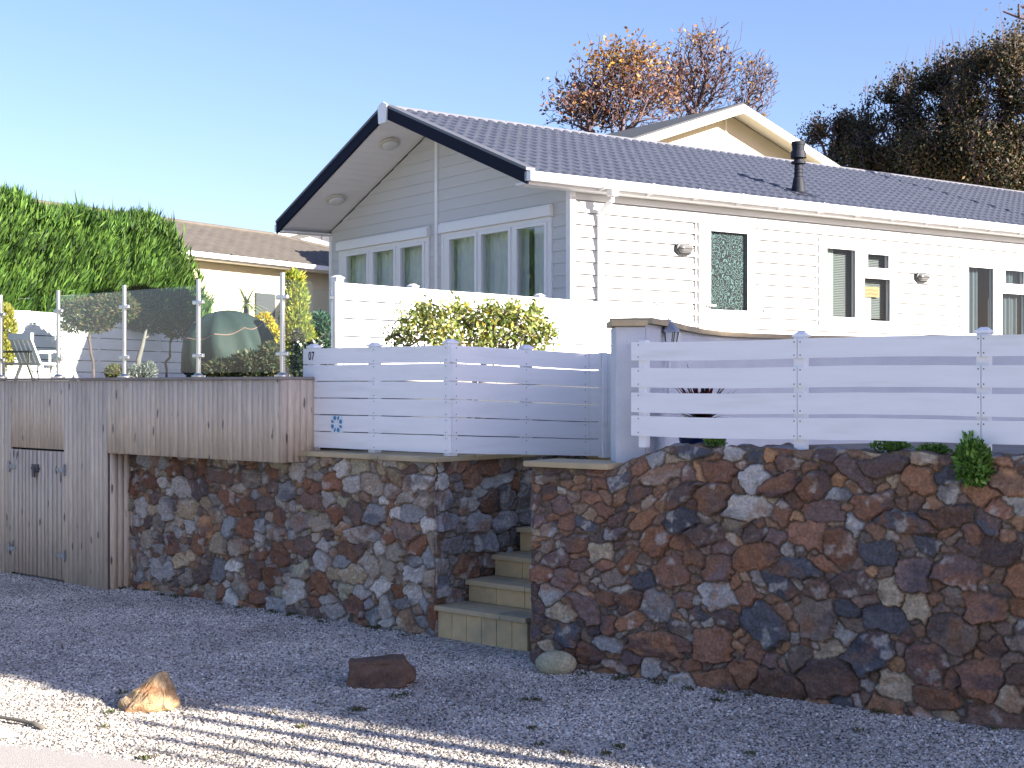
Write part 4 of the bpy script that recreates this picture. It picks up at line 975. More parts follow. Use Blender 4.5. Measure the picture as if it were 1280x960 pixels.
# =================================================================== THINGS ON THE DECK
DZ = TZ1-.004
pc = pt(291, 480, 13.6)
par = thing('parasol', 'dark green half-closed parasol drooping on the deck behind the glass', 'parasol', loc=(pc.x, pc.y, DZ))
b = MB(); b.tube([(0,0,.0),(0,0,.62)], .018, 10); b.lathe([(.16,0),(.16,.03),(.04,.06),(.03,.10)], k=18); b.build('pole', M['steel'], par)
V = []; rings = 9; k = 48; Q = []
for i in range(rings):
    f = i/(rings-1)
    for j in range(k):
        a = 2*math.pi*j/k; rib = abs(math.sin(4*a)); rr_ = (.50*f**.8)*(1-.16*rib*f)*(1+.05*math.sin(3*a+1)); zq = .70-.30*f**1.7-.05*rib*f
        if f > .8: zq -= (f-.8)*1.1+.05*math.sin(5*a)
        V.append((rr_*math.cos(a), rr_*math.sin(a), zq))
Q = [[i*k+j, i*k+(j+1)%k, (i+1)*k+(j+1)%k, (i+1)*k+j] for i in range(rings-1) for j in range(k)]
cn = arr_mesh('canopy', np.array(V), np.array(Q), M['tarp'], None, par, True); sd = cn.modifiers.new('cloth', 'SOLIDIFY'); sd.thickness = .004
b = MB(); b.tube([V[6*k+j] for j in list(range(k))+[0]], .007, 5); b.build('seam', M['seam'], cn)
cn.rotation_euler = (R(8), R(-10), 0)

def garden_chair(label, x, y, rz, m, h=.46, w_=.40):
    t = thing('garden_chair', label, 'chair', loc=(x, y, DZ), rz=rz, group='garden chairs on the deck'); s = w_/2
    b = MB(); b.box(-s, s, -s, s, .17, .195); b.build('seat', m, t, bevel=.006)
    b = MB()
    for i in range(5): a = -s+.02+i*(w_-.04)/4.5; b.raw([(a,s-.02,.19),(a+.06,s-.02,.19),(a+.06,s+.10,h),(a,s+.10,h),(a,s,.19),(a+.06,s,.19),(a+.06,s+.12,h),(a,s+.12,h)], [(0,1,2,3),(7,6,5,4),(0,4,5,1),(1,5,6,2),(2,6,7,3),(3,7,4,0)])
    b.box(-s, s, s+.09, s+.125, h-.03, h+.04); b.build('backrest', m, t)
    for sx in (-1, 1):
        for sy in (-1, 1): b = MB(); b.tube([(sx*(s-.02),sy*(s-.02),.18),(sx*(s+.02),sy*(s+.03),0)], .018, 8); b.build('leg', m, t)
        b = MB(); b.box(sx*s-.02, sx*s+.02, -s, s+.03, .30, .32); b.tube([(sx*s,-s+.02,.18),(sx*s,-s+.02,.31)], .013, 6); b.build('armrest', m, t)
    return t
for (px, d, rz, lab, m) in ((58, 14.6, 2.5, 'white slatted garden chair turned sideways behind the second glass panel', M['white_pvc']), (2, 14.2, 1.2, 'dark folding garden chair at the left edge behind the glass', M['black'])):
    p = pt(px, 480, d); garden_chair(lab, p.x, p.y, rz, m)

# =================================================================== PLANTS
def shrub(name, label, cat, loc, blobs, n, ln, wd, cols, prob=None, stems=30, r0=.02, up=.4, group=None, leafm='leaf', jit=.22, shell=.45, tipr=.003, kids=True, twig='bark'):
    t = thing(name, label, cat, loc=loc, group=group)
    P, k = blob_pts(n, blobs, shell); A = unit(n); A[:,2] += up; out = P-np.array(blobs)[k,:3]; A += out/(np.linalg.norm(out, axis=1, keepdims=True)+1e-6)*.6
    L_ = ln*(.6+.7*RNG.random(n))
    leaves('foliage', P, A, L_, L_*wd/ln, palette(n, cols, prob, jit), M[leafm], t)
    if stems:
        tp, _ = blob_pts(stems, blobs, .7); tp = tp[tp[:,2] > .02]
        branches('stems', (0,0,-.02), tp, r0, M[twig], t, step=.10, tipr=tipr)
    return t
# bright bush behind the low fence
bc = pt(592, 480, 11.3); bl = []
for (px, py, r) in ((515,408,.19),(545,398,.2),(580,400,.19),(610,402,.19),(640,402,.17),(668,404,.15),(560,425,.2),(610,428,.22),(655,425,.2),(500,425,.13),(683,418,.12),(530,388,.1),(575,384,.1),(640,388,.10),(668,388,.08),(615,388,.09)):
    q = pt(px, py, 11.3+random.uniform(-.15,.25)); bl.append((q.x-bc.x, q.y-bc.y, q.z-1.225, r*.85, r*.9, r*.70))
t = thing('evergreen_bush', 'rounded yellow-green evergreen bush rising over the low white fence', 'bush', loc=(bc.x, bc.y, 1.225))
n = 5200; Pq, k = blob_pts(n, bl, -1); A = unit(n); A[:,2] += .5
right = np.clip((Pq[:,0]+.0)/.5, 0, 1)
cols = palette(n, [(.22,.27,.06),(.30,.33,.09),(.12,.18,.04),(.40,.38,.12),(.50,.36,.05),(.45,.45,.22)], [.28,.24,.18,.12,.08,.10], .2)
L_ = .035+.03*RNG.random(n); leaves('foliage', Pq, A, L_, L_*.42, cols, M['leaf'], t)
tp, _ = blob_pts(260, bl, .8); branches('stems', (0,0,0), tp, .03, M['bark'], t, step=.12, tipr=.0025, kpath=.25)
# conifer hedge
FHg = Frame(FS.ox+.0, FS.oy+.0, math.degrees(FS.a))
hg = thing('conifer_hedge', 'dense bright green conifer hedge towering over the shaded garden fence', 'hedge', FHg)
n = 115000; lx0, lx1 = -5.5, FS.hit(236, 300, .9)[0]
def htop(x): return 4.36+.05*np.sin(x*1.7)+.07*np.sin(x*4.3+1)+.10*np.clip((x-.5)/3, -1, 0)
fac = RNG.random(n); side = fac < .62; X = lx0+(lx1-lx0)*RNG.random(n); zmax = htop(X)
endc = np.clip((lx1-X)/1.1, 0, 1)**.45; zmax = 1.3+(zmax-1.3)*(.25+.75*endc)
Y = np.where(side, .35+.35*RNG.random(n)**2+.2*fbm(X*2, X*0+3, 5), .35+2.0*RNG.random(n)); Zh = np.where(side, 1.3+(zmax-1.3)*RNG.random(n), zmax-.22*RNG.random(n))
inset = np.clip((Zh-(zmax-.7))/.7, 0, 1)**2*.45; Y = Y+inset*side
endm = RNG.random(n) < .1; X = np.where(endm, lx1-.25*RNG.random(n), X); Y = np.where(endm, .4+1.9*RNG.random(n), Y); Zh = np.where(endm, 1.3+1.9*RNG.random(n), Zh)
Pq = np.stack([X, Y, Zh], 1); A = RNG.normal(size=(n,3))*.28+np.array([0,-.25,1.0]); A[:,1] -= .25*side
clump = fbm(X*2.6, Zh*1.9, 9, 3)
bright = palette(n, [(.080,.165,.028),(.12,.215,.038),(.045,.105,.022),(.022,.052,.014)], [.35,.25,.22,.18], .18)*(1+.55*clump[:,None])
L_ = .11+.15*RNG.random(n); leaves('foliage', Pq, A, L_, .020+.016*RNG.random(n), np.clip(bright, .01, .5), M['hedge_leaf'], hg)
sp_n = 500; sx = lx0+(lx1-lx0-.4)*RNG.random(sp_n); sP = np.stack([sx, .5+1.6*RNG.random(sp_n), htop(sx)-.1], 1); sA = RNG.normal(size=(sp_n,3))*.15+np.array([0,0,1.])
leaves('leader_shoots', sP, sA, .25+.25*RNG.random(sp_n), .035, palette(sp_n, [(.10,.19,.03),(.06,.12,.02)]), M['hedge_leaf'], hg)
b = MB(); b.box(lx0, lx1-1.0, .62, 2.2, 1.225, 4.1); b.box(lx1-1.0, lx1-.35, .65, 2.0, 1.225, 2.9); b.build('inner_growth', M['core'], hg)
# rough vegetation seen low through the glass
def pshrub(name, label, cat, px, d, zbase, blobs_px, n, ln, wd, cols, prob=None, **kw):
    c = pt(px, 480, d); bl = []
    for (bx_, by_, rx, ry) in blobs_px: q = pt(bx_, by_, d); sx = d/F; bl.append((q.x-c.x, 0, q.z-zbase, rx*sx, min(rx,ry)*sx, ry*sx))
    return shrub(name, label, cat, (c.x, c.y, zbase), bl, n, ln, wd, cols, prob, **kw)
GR = [(.05,.09,.03),(.08,.12,.03),(.10,.08,.03),(.14,.11,.04)]
pshrub('climbing_shrub', 'brownish green shrub spilling over the shaded fence behind the glass', 'bush', 120, 19.2, 1.25, [(100,390,26,16),(130,388,25,18),(120,405,24,10),(150,385,22,18),(90,408,14,8)], 7000, .07, .02, GR, stems=60)
pshrub('climbing_shrub', 'brownish shrub on the fence below the right end of the conifer hedge', 'bush', 200, 21.5, 1.25, [(175,380,30,22),(205,385,30,24),(230,388,18,26),(190,405,30,12),(222,412,18,12)], 9000, .08, .022, GR, stems=60)
pshrub('yellow_conifer', 'slim yellow-topped conifer beside the corner of the lodge', 'conifer', 371, 15.2, 1.25, [(368,352,12,12),(370,375,15,20),(368,400,19,22),(372,425,22,25),(380,450,20,25)], 9000, .06, .018, [(.42,.42,.06),(.22,.30,.04),(.12,.20,.03),(.55,.50,.08)], [.3,.3,.2,.2], stems=20, up=1.2)
pshrub('flowering_shrub', 'bright yellow leaved shrub between parasol and slim conifer', 'bush', 322, 14.2, DZ-.3, [(330,405,12,13),(318,425,16,12),(338,420,14,14),(326,440,18,12)], 3500, .045, .02, [(.72,.52,.03),(.60,.50,.04),(.30,.28,.05),(.14,.16,.04)], [.42,.2,.2,.18], stems=25, up=.3)
pshrub('dark_shrub', 'dark evergreen shrub in the shade below the yellow shrub', 'bush', 325, 12.9, DZ-.3, [(280,462,28,12),(312,458,26,18),(340,450,18,22),(300,470,30,8)], 5000, .05, .02, [(.035,.06,.03),(.05,.075,.035),(.12,.11,.05)], stems=40)
pshrub('variegated_shrub', 'white flecked variegated shrub at the fence end with number 07', 'bush', 390, 11.6, 1.25, [(378,450,14,24),(396,445,14,20),(372,425,8,14),(400,462,14,16)], 3600, .035, .022, [(.05,.08,.04),(.07,.10,.05),(.62,.64,.58),(.03,.05,.03)], [.4,.25,.13,.22], stems=30)
pshrub('blue_green_shrub', 'soft blue-green shrub in the gap left of the lodge corner', 'bush', 402, 16.5, 1.25, [(400,405,14,14),(404,425,12,16),(396,440,16,20)], 2500, .06, .02, [(.05,.14,.10),(.07,.16,.09),(.04,.08,.04)], stems=20)
pshrub('yellow_conifer', 'yellow-green conifer at the far left edge behind the first glass panel', 'conifer', 7, 16.5, DZ-.3, [(6,395,10,14),(8,415,12,20),(6,440,13,20)], 3500, .06, .018, [(.40,.38,.08),(.26,.28,.06),(.5,.45,.12)], stems=14, up=1)
pshrub('silver_shrub', 'small silvery grey shrub under the twisted driftwood stem', 'bush', 180, 12.4, DZ, [(172,466,14,9),(186,464,10,11),(165,470,10,6)], 1800, .035, .010, [(.20,.24,.22),(.12,.16,.13),(.30,.33,.30)], stems=20)
pshrub('clipped_bush', 'small round olive bush left of the silvery shrub behind glass', 'bush', 142, 12.6, DZ, [(142,466,10,10)], 1600, .03, .012, [(.14,.16,.05),(.22,.20,.08),(.08,.10,.04)], stems=12)
dc = pt(172, 480, 12.5); dw = MB()
dw.tube([pt(174,474,12.5)-dc+Vector((0,0,dc.z)), pt(173,450,12.5)-dc+Vector((0,0,dc.z)), pt(178,432,12.5)-dc+Vector((0,0,dc.z)), pt(182,415,12.5)-dc+Vector((0,0,dc.z)), pt(186,406,12.5)-dc+Vector((0,0,dc.z))], .03, 8, .008)
dw.tube([pt(177,436,12.5)-dc+Vector((0,0,dc.z)), pt(180,424,12.5)-dc+Vector((0,0,dc.z)), pt(186,420,12.5)-dc+Vector((0,0,dc.z))], .014, 6, .005)
dwo = dw.build('driftwood', mat('driftwood', (.16,.15,.13), .9, var=.3), None, loc=(dc.x, dc.y, 0), smooth=True); tag(dwo, 'twisted grey driftwood stem standing upright behind the third glass panel', 'driftwood')
# palm-like plant before the brown roofed lodge
def spiky(name, label, cat, loc, n, L, W, cols, elo=.1, ehi=1.4, parent=None, trunk=0):
    t = thing(name, label, cat, loc=loc); b = []; V = []; Q = []; Cl = []; m = 7
    for i in range(n):
        az = random.uniform(0, 2*math.pi); el = random.uniform(elo, ehi); ln_ = L*random.uniform(.75, 1.1); d = np.array([math.cos(az)*math.cos(el), math.sin(az)*math.cos(el), math.sin(el)])
        s = np.array([-math.sin(az), math.cos(az), 0]); c = palette(1, cols)[0]; base = len(V)
        for j in range(m):
            f = j/(m-1); p = d*ln_*f+np.array([0,0,-.35*ln_*f*f*math.cos(el)+trunk]); w_ = W*(1-f)**.6*(.5+min(f*4,.5))
            V += [p-s*w_/2, p+s*w_/2]; Cl += [c, c]
        Q += [[base+2*j, base+2*j+1, base+2*j+3, base+2*j+2] for j in range(m-1)]
    arr_mesh('blades', np.array(V), np.array(Q), M['leaf'], np.array(Cl), t)
    if trunk: b = MB(); b.tube([(0,0,0),(0,0,trunk)], .05, 8, .035); b.build('stem', M['bark'], t)
    return t
p = pt(308, 480, 17.5); spiky('cabbage_palm', 'spiky leaved palm in front of the cream wall above the parasol', 'palm', (p.x, p.y, 1.25), 26, .42, .035, [(.12,.16,.06),(.3,.33,.15)], -.4, 1.3, trunk=zz(380,17.5)-1.25)
# blue pot with red cordyline behind the slatted fence
p = pt(878, 480, 8.75); POT = (p.x, p.y, 1.225)
po = thing('plant_pot', 'glossy dark blue glazed pot behind the slatted fence', 'pot', loc=POT)
b = MB(); b.lathe([(.10,0),(.125,.03),(.155,.20),(.168,.27),(.172,.275),(.172,.30),(.155,.30),(.15,.26)], k=32); b.build('pot', M['pot'], po, smooth=True)
b = MB(); b.lathe([(.148,.26),(.01,.275)], k=24); b.build('soil', M['soil'], po)
spiky('cordyline', 'dark red spiky cordyline growing in the blue pot', 'plant', (p.x, p.y, 1.49), 95, .42, .026, [(.10,.012,.015),(.06,.015,.02),(.16,.03,.03),(.03,.02,.025)], .18, 1.35)
# small plants on the wall
def tuft(label, px, py, d, w_, h_, n, cols, ln=.04, name='wall_plant', off=0):
    c = pt(px, py, d); s = d/F
    return shrub(name, label, 'plant', (c.x, c.y, c.z), [(0,0,h_*s*.3,w_*s*.5,w_*s*.35,h_*s*.5),(w_*s*.2,0,h_*s*.2,w_*s*.35,w_*s*.25,h_*s*.35)], n, ln, ln*.45, cols, stems=10, r0=.004, tipr=.0015, up=.8)
GG = [(.10,.22,.03),(.16,.32,.05),(.06,.13,.02),(.22,.38,.08)]
def fd(px, off=.0): return 6.93*3150/(px+1870)+off
tuft('leafy bright green weed growing out of the wall face near its right end', 1216, 598, fd(1216)-.05, 46, 60, 1100, GG, .035)
tuft('thin green weed sprouting up past the lowest rail at the right', 1214, 566, fd(1214)+.05, 22, 30, 220, [(.25,.42,.12),(.14,.3,.06)], .035)
tuft('low mossy green plant under the lowest rail, left of two others', 1112, 562, fd(1112)+.2, 50, 14, 700, GG, .022)
tuft('low mossy green plant under the lowest rail, between the mossy plant and the leafy weed', 1166, 566, fd(1166)+.2, 40, 12, 500, GG, .022)
tuft('small green sprig at the foot of the blue pot', 892, 556, fd(892)+.12, 26, 12, 300, GG, .022)

# ------------------------------------------------------------------ background trees
def sparse_tree(label, base, blobs_px, d, tips, nleaf, cols, prob, ln=.13, r0=.16, name='autumn_tree', tipr=.0085):
    t = thing(name, label, 'tree', loc=base, group='bare autumn trees beyond the lodge roof'); bl = []
    for (bx_, by_, rx, ry) in blobs_px: q = pt(bx_, by_, d); s = d/F; bl.append((q.x-base[0], random.uniform(-.6,.6), q.z-base[2], rx*s*1.18, .8*rx*s, ry*s*1.15))
    tp, _ = blob_pts(tips, bl, -1)
    branches('branches', (0,0,0), tp, r0, M['twig'], t, step=.28, kpath=.45, tipr=tipr, k=3, lift=-.04)
    P, k = blob_pts(nleaf, bl, -1); cl = palette(nleaf, cols, prob, .25)
    orange = (k < 2)
    cl[orange] = palette(int(orange.sum()), [(.46,.27,.05),(.38,.19,.05),(.24,.13,.06)], [.45,.3,.25], .25)
    L_ = ln*(.6+.7*RNG.random(nleaf)); leaves('leaves', P, unit(nleaf), L_, L_*.55, cl, M['leaf'], t)
    return t
AC = [(.22,.10,.07),(.30,.16,.08),(.14,.08,.08),(.36,.22,.07)]; APr = [.3,.25,.3,.15]
sparse_tree('broad autumn tree with orange and yellow leaves left of the cream gable', (gx(800,38), 38, 3.0),
            [(760,85,28,24),(795,78,26,20),(735,115,34,26),(780,110,34,30),(815,108,26,32),(720,130,24,14),(752,140,42,16),(835,120,16,24)], 38, 2600, 4200, AC, APr)
sparse_tree('upright autumn tree with purple-brown twigs above the cream gable', (gx(862,39), 39, 3.0),
            [(870,58,22,14),(850,80,20,18),(880,78,28,32),(868,110,34,30),(900,95,18,30),(845,105,18,28)], 39, 2400, 800, AC, [.4,.2,.35,.05])
sparse_tree('thin nearly bare tree right of the cream gable apex', (gx(930,38.5), 38.5, 3.2),
            [(944,85,18,18),(950,105,18,28),(935,125,16,24),(960,90,10,14)], 38.5, 1300, 200, AC, [.4,.15,.4,.05], r0=.09)
DK = [(.045,.055,.028),(.080,.078,.032),(.115,.078,.048),(.030,.034,.026),(.19,.12,.055)]
def bank_tree(label, px, d, blobs_px, n, warm=0, ln=.085, group='dark trees on the bank behind the lodge'):
    n = int(n*2.9); blobs_px = blobs_px+[(px-10, 222, 34, 22),(px+25, 228, 34, 20)]; base = (gx(px, d), d, 3.0); t = thing('dark_tree', label, 'tree', loc=base, group=group); bl = []
    for (bx_, by_, rx, ry) in blobs_px: q = pt(bx_, by_, d+random.uniform(-.7,.7)); s = d/F; bl.append((q.x-base[0], q.y-base[1], q.z-base[2], rx*s, .8*rx*s, ry*s))
    P, k = blob_pts(n, bl, -1); jig = fbm(P[:,0]*1.4, P[:,2]*1.4, 3, 3)[:,None]
    cl = palette(n, DK, [.3-warm*.15,.22,.18+warm*.1,.24-warm*.1,.06+warm*.15], .25)*(1+.9*jig)
    keep = jig[:,0] > -.38; P, cl = P[keep], np.clip(cl[keep], .006, .5); A = unit(len(P)); A[:,2] += .5
    L_ = ln*(.55+.8*RNG.random(len(P))); leaves('foliage', P, A, L_, L_*.45, cl, M['leaf'], t)
    tp, _ = blob_pts(1100, [(a,b_,c,d_*1.05,e,f*1.12) for a,b_,c,d_,e,f in bl], .85); branches('branches', (0,0,0), tp, .14, M['twig'], t, step=.3, kpath=.15, tipr=.009, k=3)
    # long bare shoots standing above the crown
    top = tp[np.argsort(-tp[:,2])[:140]]; sh = top[RNG.choice(len(top), 30, replace=False)]; b = MB()
    for q in sh:
        q = Vector(q); h_ = random.uniform(.2, .8); dx = random.uniform(-.12,.22); b.tube([q, q+Vector((dx*.4*h_,0,h_*.55)), q+Vector((dx*h_,0,h_))], .012, 3, .004, cap=False)
    if warm < 1: b.build('shoots', M['twig'], t)
    return t
bank_tree('low russet shrubby tree beside the flue at the left end of the dark bank', 1035, 33, [(1028,165,20,18),(1050,158,24,18),(1040,185,34,22),(1070,175,30,26)], 6500, 1)
bank_tree('dark evergreen tree where the bank of trees steps up', 1110, 32, [(1100,160,28,34),(1115,130,24,22),(1130,112,18,24),(1095,190,40,28),(1135,165,30,40),(1150,200,34,24)], 11000, .3)
bank_tree('dark tree with tall bare shoots in the middle of the bank', 1175, 31, [(1165,110,24,26),(1190,95,22,26),(1180,140,38,36),(1200,175,40,34),(1165,190,40,30)], 12000, .35)
bank_tree('dark olive tree with reddish top right of the tall bare shoots', 1230, 30, [(1215,90,22,26),(1238,80,20,26),(1225,130,36,40),(1245,180,40,38),(1210,200,40,26)], 12000, .5)
bank_tree('tallest dark tree at the right edge of the picture', 1290, 29.5, [(1262,75,22,30),(1290,62,30,32),(1280,120,40,44),(1275,185,44,44),(1320,110,40,50),(1330,180,40,50)], 14000, .6)
# overhanging twig at top right
tb = thing('overhanging_tree', 'tree at the far right whose bare twig tips enter the top corner', 'tree', loc=(gx(1420, 22), 22, 2.5))
tips = []
for (px, py) in ((1262,8),(1268,14),(1275,4),(1280,18),(1290,10),(1300,-10),(1320,-20),(1350,-30),(1380,20),(1420,-60),(1450,-20),(1480,40),(1500,-80),(1340,30),(1400,60)):
    q = pt(px, py, 22); tips.append((q.x-gx(1420,22), random.uniform(-.4,.4), q.z-2.5))
branches('branches', (0,0,0), np.array(tips), .05, M['twig'], tb, step=.3, tipr=.007)
P_ = np.repeat(np.array(tips), 10, 0)+RNG.normal(size=(150,3))*.18; leaves('leaves', P_, unit(len(P_)), .07, .04, palette(len(P_), [(.1,.08,.05),(.06,.07,.04)]), M['leaf'], tb)
# multi-stemmed young tree beside the photographer, right of the picture; its stems throw the streaks
yt = thing('young_tree', 'multi-stemmed young tree by the road, right of the camera', 'tree', loc=(5.3, 2.9, 0))
def q2(q, x): return ((q-.52*(5.3+x))/.854)-2.9
b = MB()
for q, x, r in ((5.50,.0,.07),(5.29,.15,.065),(5.09,-.1,.05),(4.90,.1,.055),(4.72,0,.035)): b.tube([(x,q2(q,x),0),(x+.02,q2(q+.02,x),1.6),(x,q2(q-.01,x),3.4)], r, 8, r*.6)
b.build('stems', M['bark'], yt)
bl = [(0,q2(5.75,0),3.5,.45,.45,.40),(.1,q2(5.85,0),3.9,.5,.45,.5),(0,q2(5.65,0),4.3,.5,.45,.4),(0,q2(6.1,0),4.2,.5,.5,.6),(-.1,q2(5.6,0),4.7,.4,.45,.4)]
P_, _ = blob_pts(9000, bl, .4); leaves('foliage', P_, unit(9000), .09, .05, palette(9000, [(.08,.12,.03),(.12,.14,.04)]), M['leaf'], yt)
tp, _ = blob_pts(40, [(0,q2(5.3,0),2.6,.2,.30,.6)], .8); branches('twigs', (0,q2(5.3,0),.6), tp, .02, M['bark'], yt, step=.2, tipr=.005)

# ------------------------------------------------------------------ loose rocks
def rock(name, label, loc, sz, seed, cols, cuts=None, rz=0, subdiv=4, power=1.0):
    import bmesh
    bm = bmesh.new(); bmesh.ops.create_icosphere(bm, subdivisions=subdiv, radius=1)
    rs = random.Random(seed); planes = cuts or [(Vector((rs.gauss(0,1), rs.gauss(0,1), rs.gauss(0,1))).normalized(), rs.uniform(.55,.8)) for _ in range(11)]
    for v in bm.verts:
        co = v.co.copy()
        for _ in range(2):
            for nrm, dd in planes:
                s = co.dot(nrm)-dd
                if s > 0: co -= nrm*s*power
        n1 = float(vnoise(np.array([co.x*5+seed]), np.array([co.y*5+co.z*4]))[0]); co += v.co.normalized()*n1*.02
        v.co = Vector((co.x*sz[0], co.y*sz[1], co.z*sz[2]))
    me = bpy.data.meshes.new(name); bm.to_mesh(me); bm.free()
    P = np.array([v.co[:] for v in me.vertices]); k = np.clip((fbm(P[:,0]*14+seed, P[:,2]*14+P[:,1]*9, seed, 4)+.15)*2.2, 0, 1)[:,None]
    cc = np.array(cols[0])*(1-k)+np.array(cols[1])*k; a = me.color_attributes.new('Col', 'FLOAT_COLOR', 'POINT')
    a.data.foreach_set('color', np.concatenate([cc, np.ones((len(cc),1))], 1).astype(np.float32).ravel()); me.materials.append(M['stone'])
    o = bpy.data.objects.new(name, me); C.objects.link(o); o.location = loc; o.rotation_euler.z = rz; return tag(o, label, 'rock')
def hull_rock(label, loc, pts, cols, seed, bev=.006, rz=0):
    import bmesh
    bm = bmesh.new()
    for p in pts: bm.verts.new(p)
    r = bmesh.ops.convex_hull(bm, input=bm.verts); bmesh.ops.delete(bm, geom=[v for v in bm.verts if not v.link_faces], context='VERTS')
    bmesh.ops.bevel(bm, geom=list(bm.edges), offset=bev, segments=1, affect='EDGES')
    bmesh.ops.triangulate(bm, faces=bm.faces); bmesh.ops.subdivide_edges(bm, edges=bm.edges, cuts=5, use_grid_fill=True)
    bm.normal_update()
    for v in bm.verts:
        c = v.co; q = float(fbm(np.array([c.x*22+seed+c.y*9]), np.array([c.z*22+c.y*13]), seed, 4)[0]); v.co = c+v.normal*q*.016
    me = bpy.data.meshes.new('boulder'); bm.to_mesh(me); bm.free()
    P = np.array([v.co[:] for v in me.vertices]); k = np.clip((fbm(P[:,0]*11+seed, P[:,2]*11+P[:,1]*9, seed, 4)+.1)*2.4, 0, 1)[:,None]
    k2 = np.clip((fbm(P[:,0]*25, P[:,2]*25+P[:,1]*19, seed+4, 3)-.1)*3, 0, 1)[:,None]
    cc = np.array(cols[0])*(1-k)+np.array(cols[1])*k; cc = cc*(1-.5*k2)+np.array(cols[2])*.5*k2
    at = me.color_attributes.new('Col', 'FLOAT_COLOR', 'POINT'); at.data.foreach_set('color', np.concatenate([cc, np.ones((len(cc),1))], 1).astype(np.float32).ravel()); me.materials.append(M['stone'])
    o = bpy.data.objects.new('boulder', me); C.objects.link(o); o.location = loc; o.rotation_euler.z = rz; return tag(o, label, 'rock')
rd_ = 7.40; u_ = rd_/F
def rp(px, py, y): return ((px-187)*u_, y, (889-py)*u_)
hull_rock('pointed golden brown rock in the sunlight at the edge of the gravel', (gx(187, rd_), rd_, -.004),
    [rp(146,889,.02),rp(160,891,-.09),(rp(218,886,-.07)),rp(225,884,.03),rp(205,889,.16),rp(165,889,.16),rp(148,878,.02),rp(162,884,-.09),rp(171,866,-.01),rp(197,843,.03),rp(204,844,.05),rp(216,862,.01),rp(225,877,.0),rp(178,858,.09),rp(210,862,.12),rp(188,872,-.09),rp(212,880,-.09)],
    [(.44,.30,.16),(.30,.16,.075),(.50,.40,.26)], 3, .004)
rd2 = 7.98; u2_ = rd2/F
def rq(px, py, y): return ((px-476)*u2_, y, (862-py)*u2_)
hull_rock('flat-topped dark brown rock lying in the shaded gravel', (gx(476, rd2), rd2, -.004),
    [rq(434,862,-.05),rq(437,832,-.02),rq(436,832,.12),rq(480,828,-.03),rq(505,827,.0),rq(500,827,.14),rq(519,852,-.03),rq(517,846,.12),rq(508,858,-.10),rq(460,862,-.11),rq(436,862,.14),rq(515,858,.14),rq(443,834,-.05),rq(503,831,-.05)],
    [(.095,.058,.042),(.14,.085,.055),(.20,.14,.09)], 8, .006)
V3 = lambda x, y, z: Vector((x, y, z)).normalized()
rock('boulder', 'smooth rounded cream stone at the foot of the wall beside the steps', (gx(695, 8.34), 8.34, .055), (.125,.09,.078), 21, [(.42,.39,.27),(.34,.34,.22)],
     [(V3(0,0,-1),.8),(V3(.3,-.5,.8),.9)])
tw_ = MB(); tw_.tube([Vector((gx(-30,7.15),7.15,.03)), Vector((gx(5,7.1),7.10,.028)), Vector((gx(25,7.05),7.05,.025)), Vector((gx(42,7.0),7.0,.02)), Vector((gx(53,6.94),6.94,.018))], .008, 8, .014)
tag(tw_.build('stick', M['rope'], None, smooth=True), 'thin dark bent stick lying where road meets gravel', 'stick')
# bits of moss in the gravel
# ------------------------------------------------------------------ loose pebbles (uncountable)
ge = MB(); xs = np.linspace(-5.6, 4.2, 50)
for i in range(49):
    xa, xb_ = xs[i], xs[i+1]
    def top(x):
        best = 14
        for fr, x0_, x1_ in ((FL, -8, .02), (FRW, -.05, 7)):
            ca, sa = math.cos(fr.a), math.sin(fr.a); s = (x-fr.ox)/ca
            if x0_ <= s <= x1_: best = min(best, fr.oy+s*sa+(.0 if fr is FRW or s > -3.75 else -.2))
        if .0 < x < .11 : best = 8.9
        if best == 14: best = 8.9
        return best
    ge.face([(xa, roady(xa)-.02, .002), (xb_, roady(xb_)-.02, .002), (xb_, top(xb_), .002), (xa, top(xa), .002)])
gv = ge.build('gravel', M['pebble']); tag(gv, 'loose pale grey gravel covering the ground before the walls', 'gravel', kind='stuff')
ng = bpy.data.node_groups.new('pebbles', 'GeometryNodeTree'); ng.interface.new_socket('Geometry', in_out='INPUT', socket_type='NodeSocketGeometry'); ng.interface.new_socket('Geometry', in_out='OUTPUT', socket_type='NodeSocketGeometry')
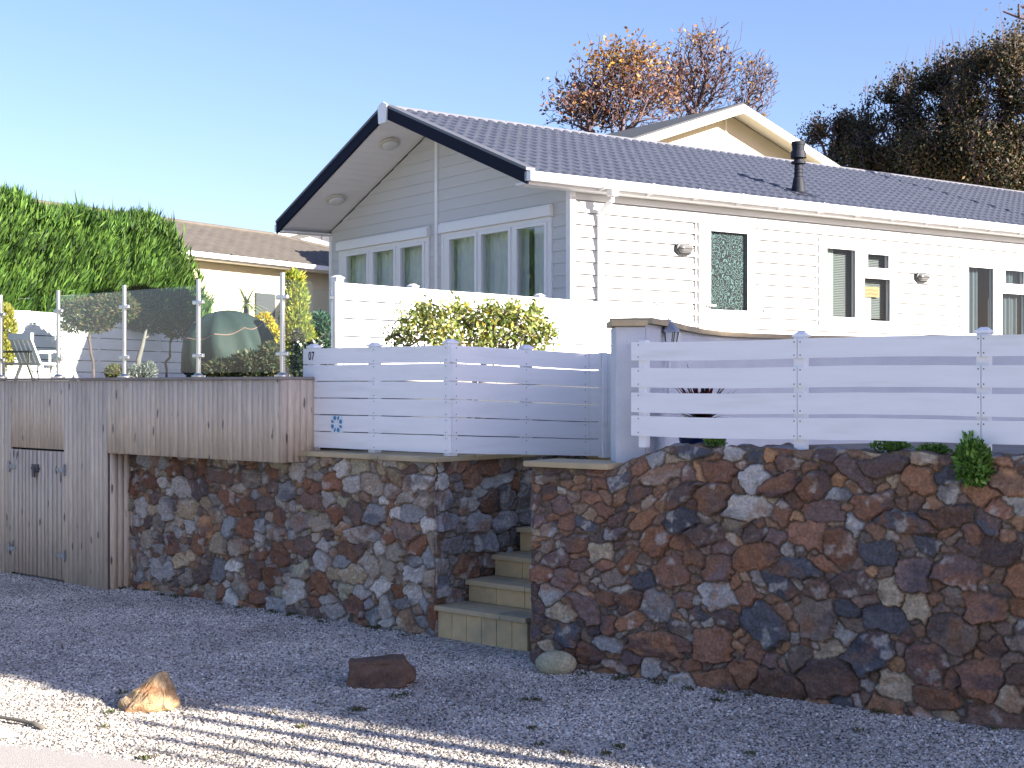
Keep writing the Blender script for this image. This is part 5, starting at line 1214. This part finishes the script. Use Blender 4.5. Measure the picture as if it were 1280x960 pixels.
N = ng.nodes; L = ng.links; gi = N.new('NodeGroupInput'); go = N.new('NodeGroupOutput')
dp = N.new('GeometryNodeDistributePointsOnFaces'); dp.inputs['Density'].default_value = 5200
ic = N.new('GeometryNodeMeshIcoSphere'); ic.inputs['Radius'].default_value = .0085; ic.inputs['Subdivisions'].default_value = 1
sm = N.new('GeometryNodeSetMaterial'); sm.inputs['Material'].default_value = M['pebble']
ip = N.new('GeometryNodeInstanceOnPoints'); rv = N.new('FunctionNodeRandomValue'); rv.data_type = 'FLOAT_VECTOR'; rv.inputs[0].default_value = (.35,.35,.28); rv.inputs[1].default_value = (1.45,1.2,.9)
rr3 = N.new('FunctionNodeRandomValue'); rr3.data_type = 'FLOAT_VECTOR'; rr3.inputs[0].default_value = (-.6,-.6,0); rr3.inputs[1].default_value = (.6,.6,6.28)
L.new(gi.outputs[0], dp.inputs['Mesh']); L.new(dp.outputs['Points'], ip.inputs['Points']); L.new(ic.outputs['Mesh'], sm.inputs[0]); L.new(sm.outputs[0], ip.inputs['Instance'])
L.new(rv.outputs[0], ip.inputs['Scale']); L.new(rr3.outputs[0], ip.inputs['Rotation']); L.new(ip.outputs[0], go.inputs[0])
md = gv.modifiers.new('pebbles', 'NODES'); md.node_group = ng

mn = 1500; mc = []
for _ in range(60):
    if RNG.random() < .62:
        fr = FL if RNG.random() < .5 else FRW; q = fr.w(float(-RNG.random()*3.7) if fr is FL else float(RNG.random()*3.5), -.03-.10*float(RNG.random())); mc.append((q.x, q.y))
    else: mc.append((float(RNG.uniform(-2.5, 2.3)), float(RNG.uniform(6.4, 8.2))))
mc = np.array(mc); k = RNG.integers(0, len(mc), mn); Pm = np.concatenate([mc[k]+RNG.normal(size=(mn,2))*.018, np.full((mn,1), .008)], 1); Am = unit(mn); Am[:,2] = np.abs(Am[:,2])+.3
mo = leaves('moss', Pm, Am, .022, .009, palette(mn, [(.07,.10,.03),(.10,.12,.04),(.12,.09,.05)]), M['leaf']); tag(mo, 'tiny tufts of moss and weeds among the gravel and at the wall foot', 'moss', kind='stuff')
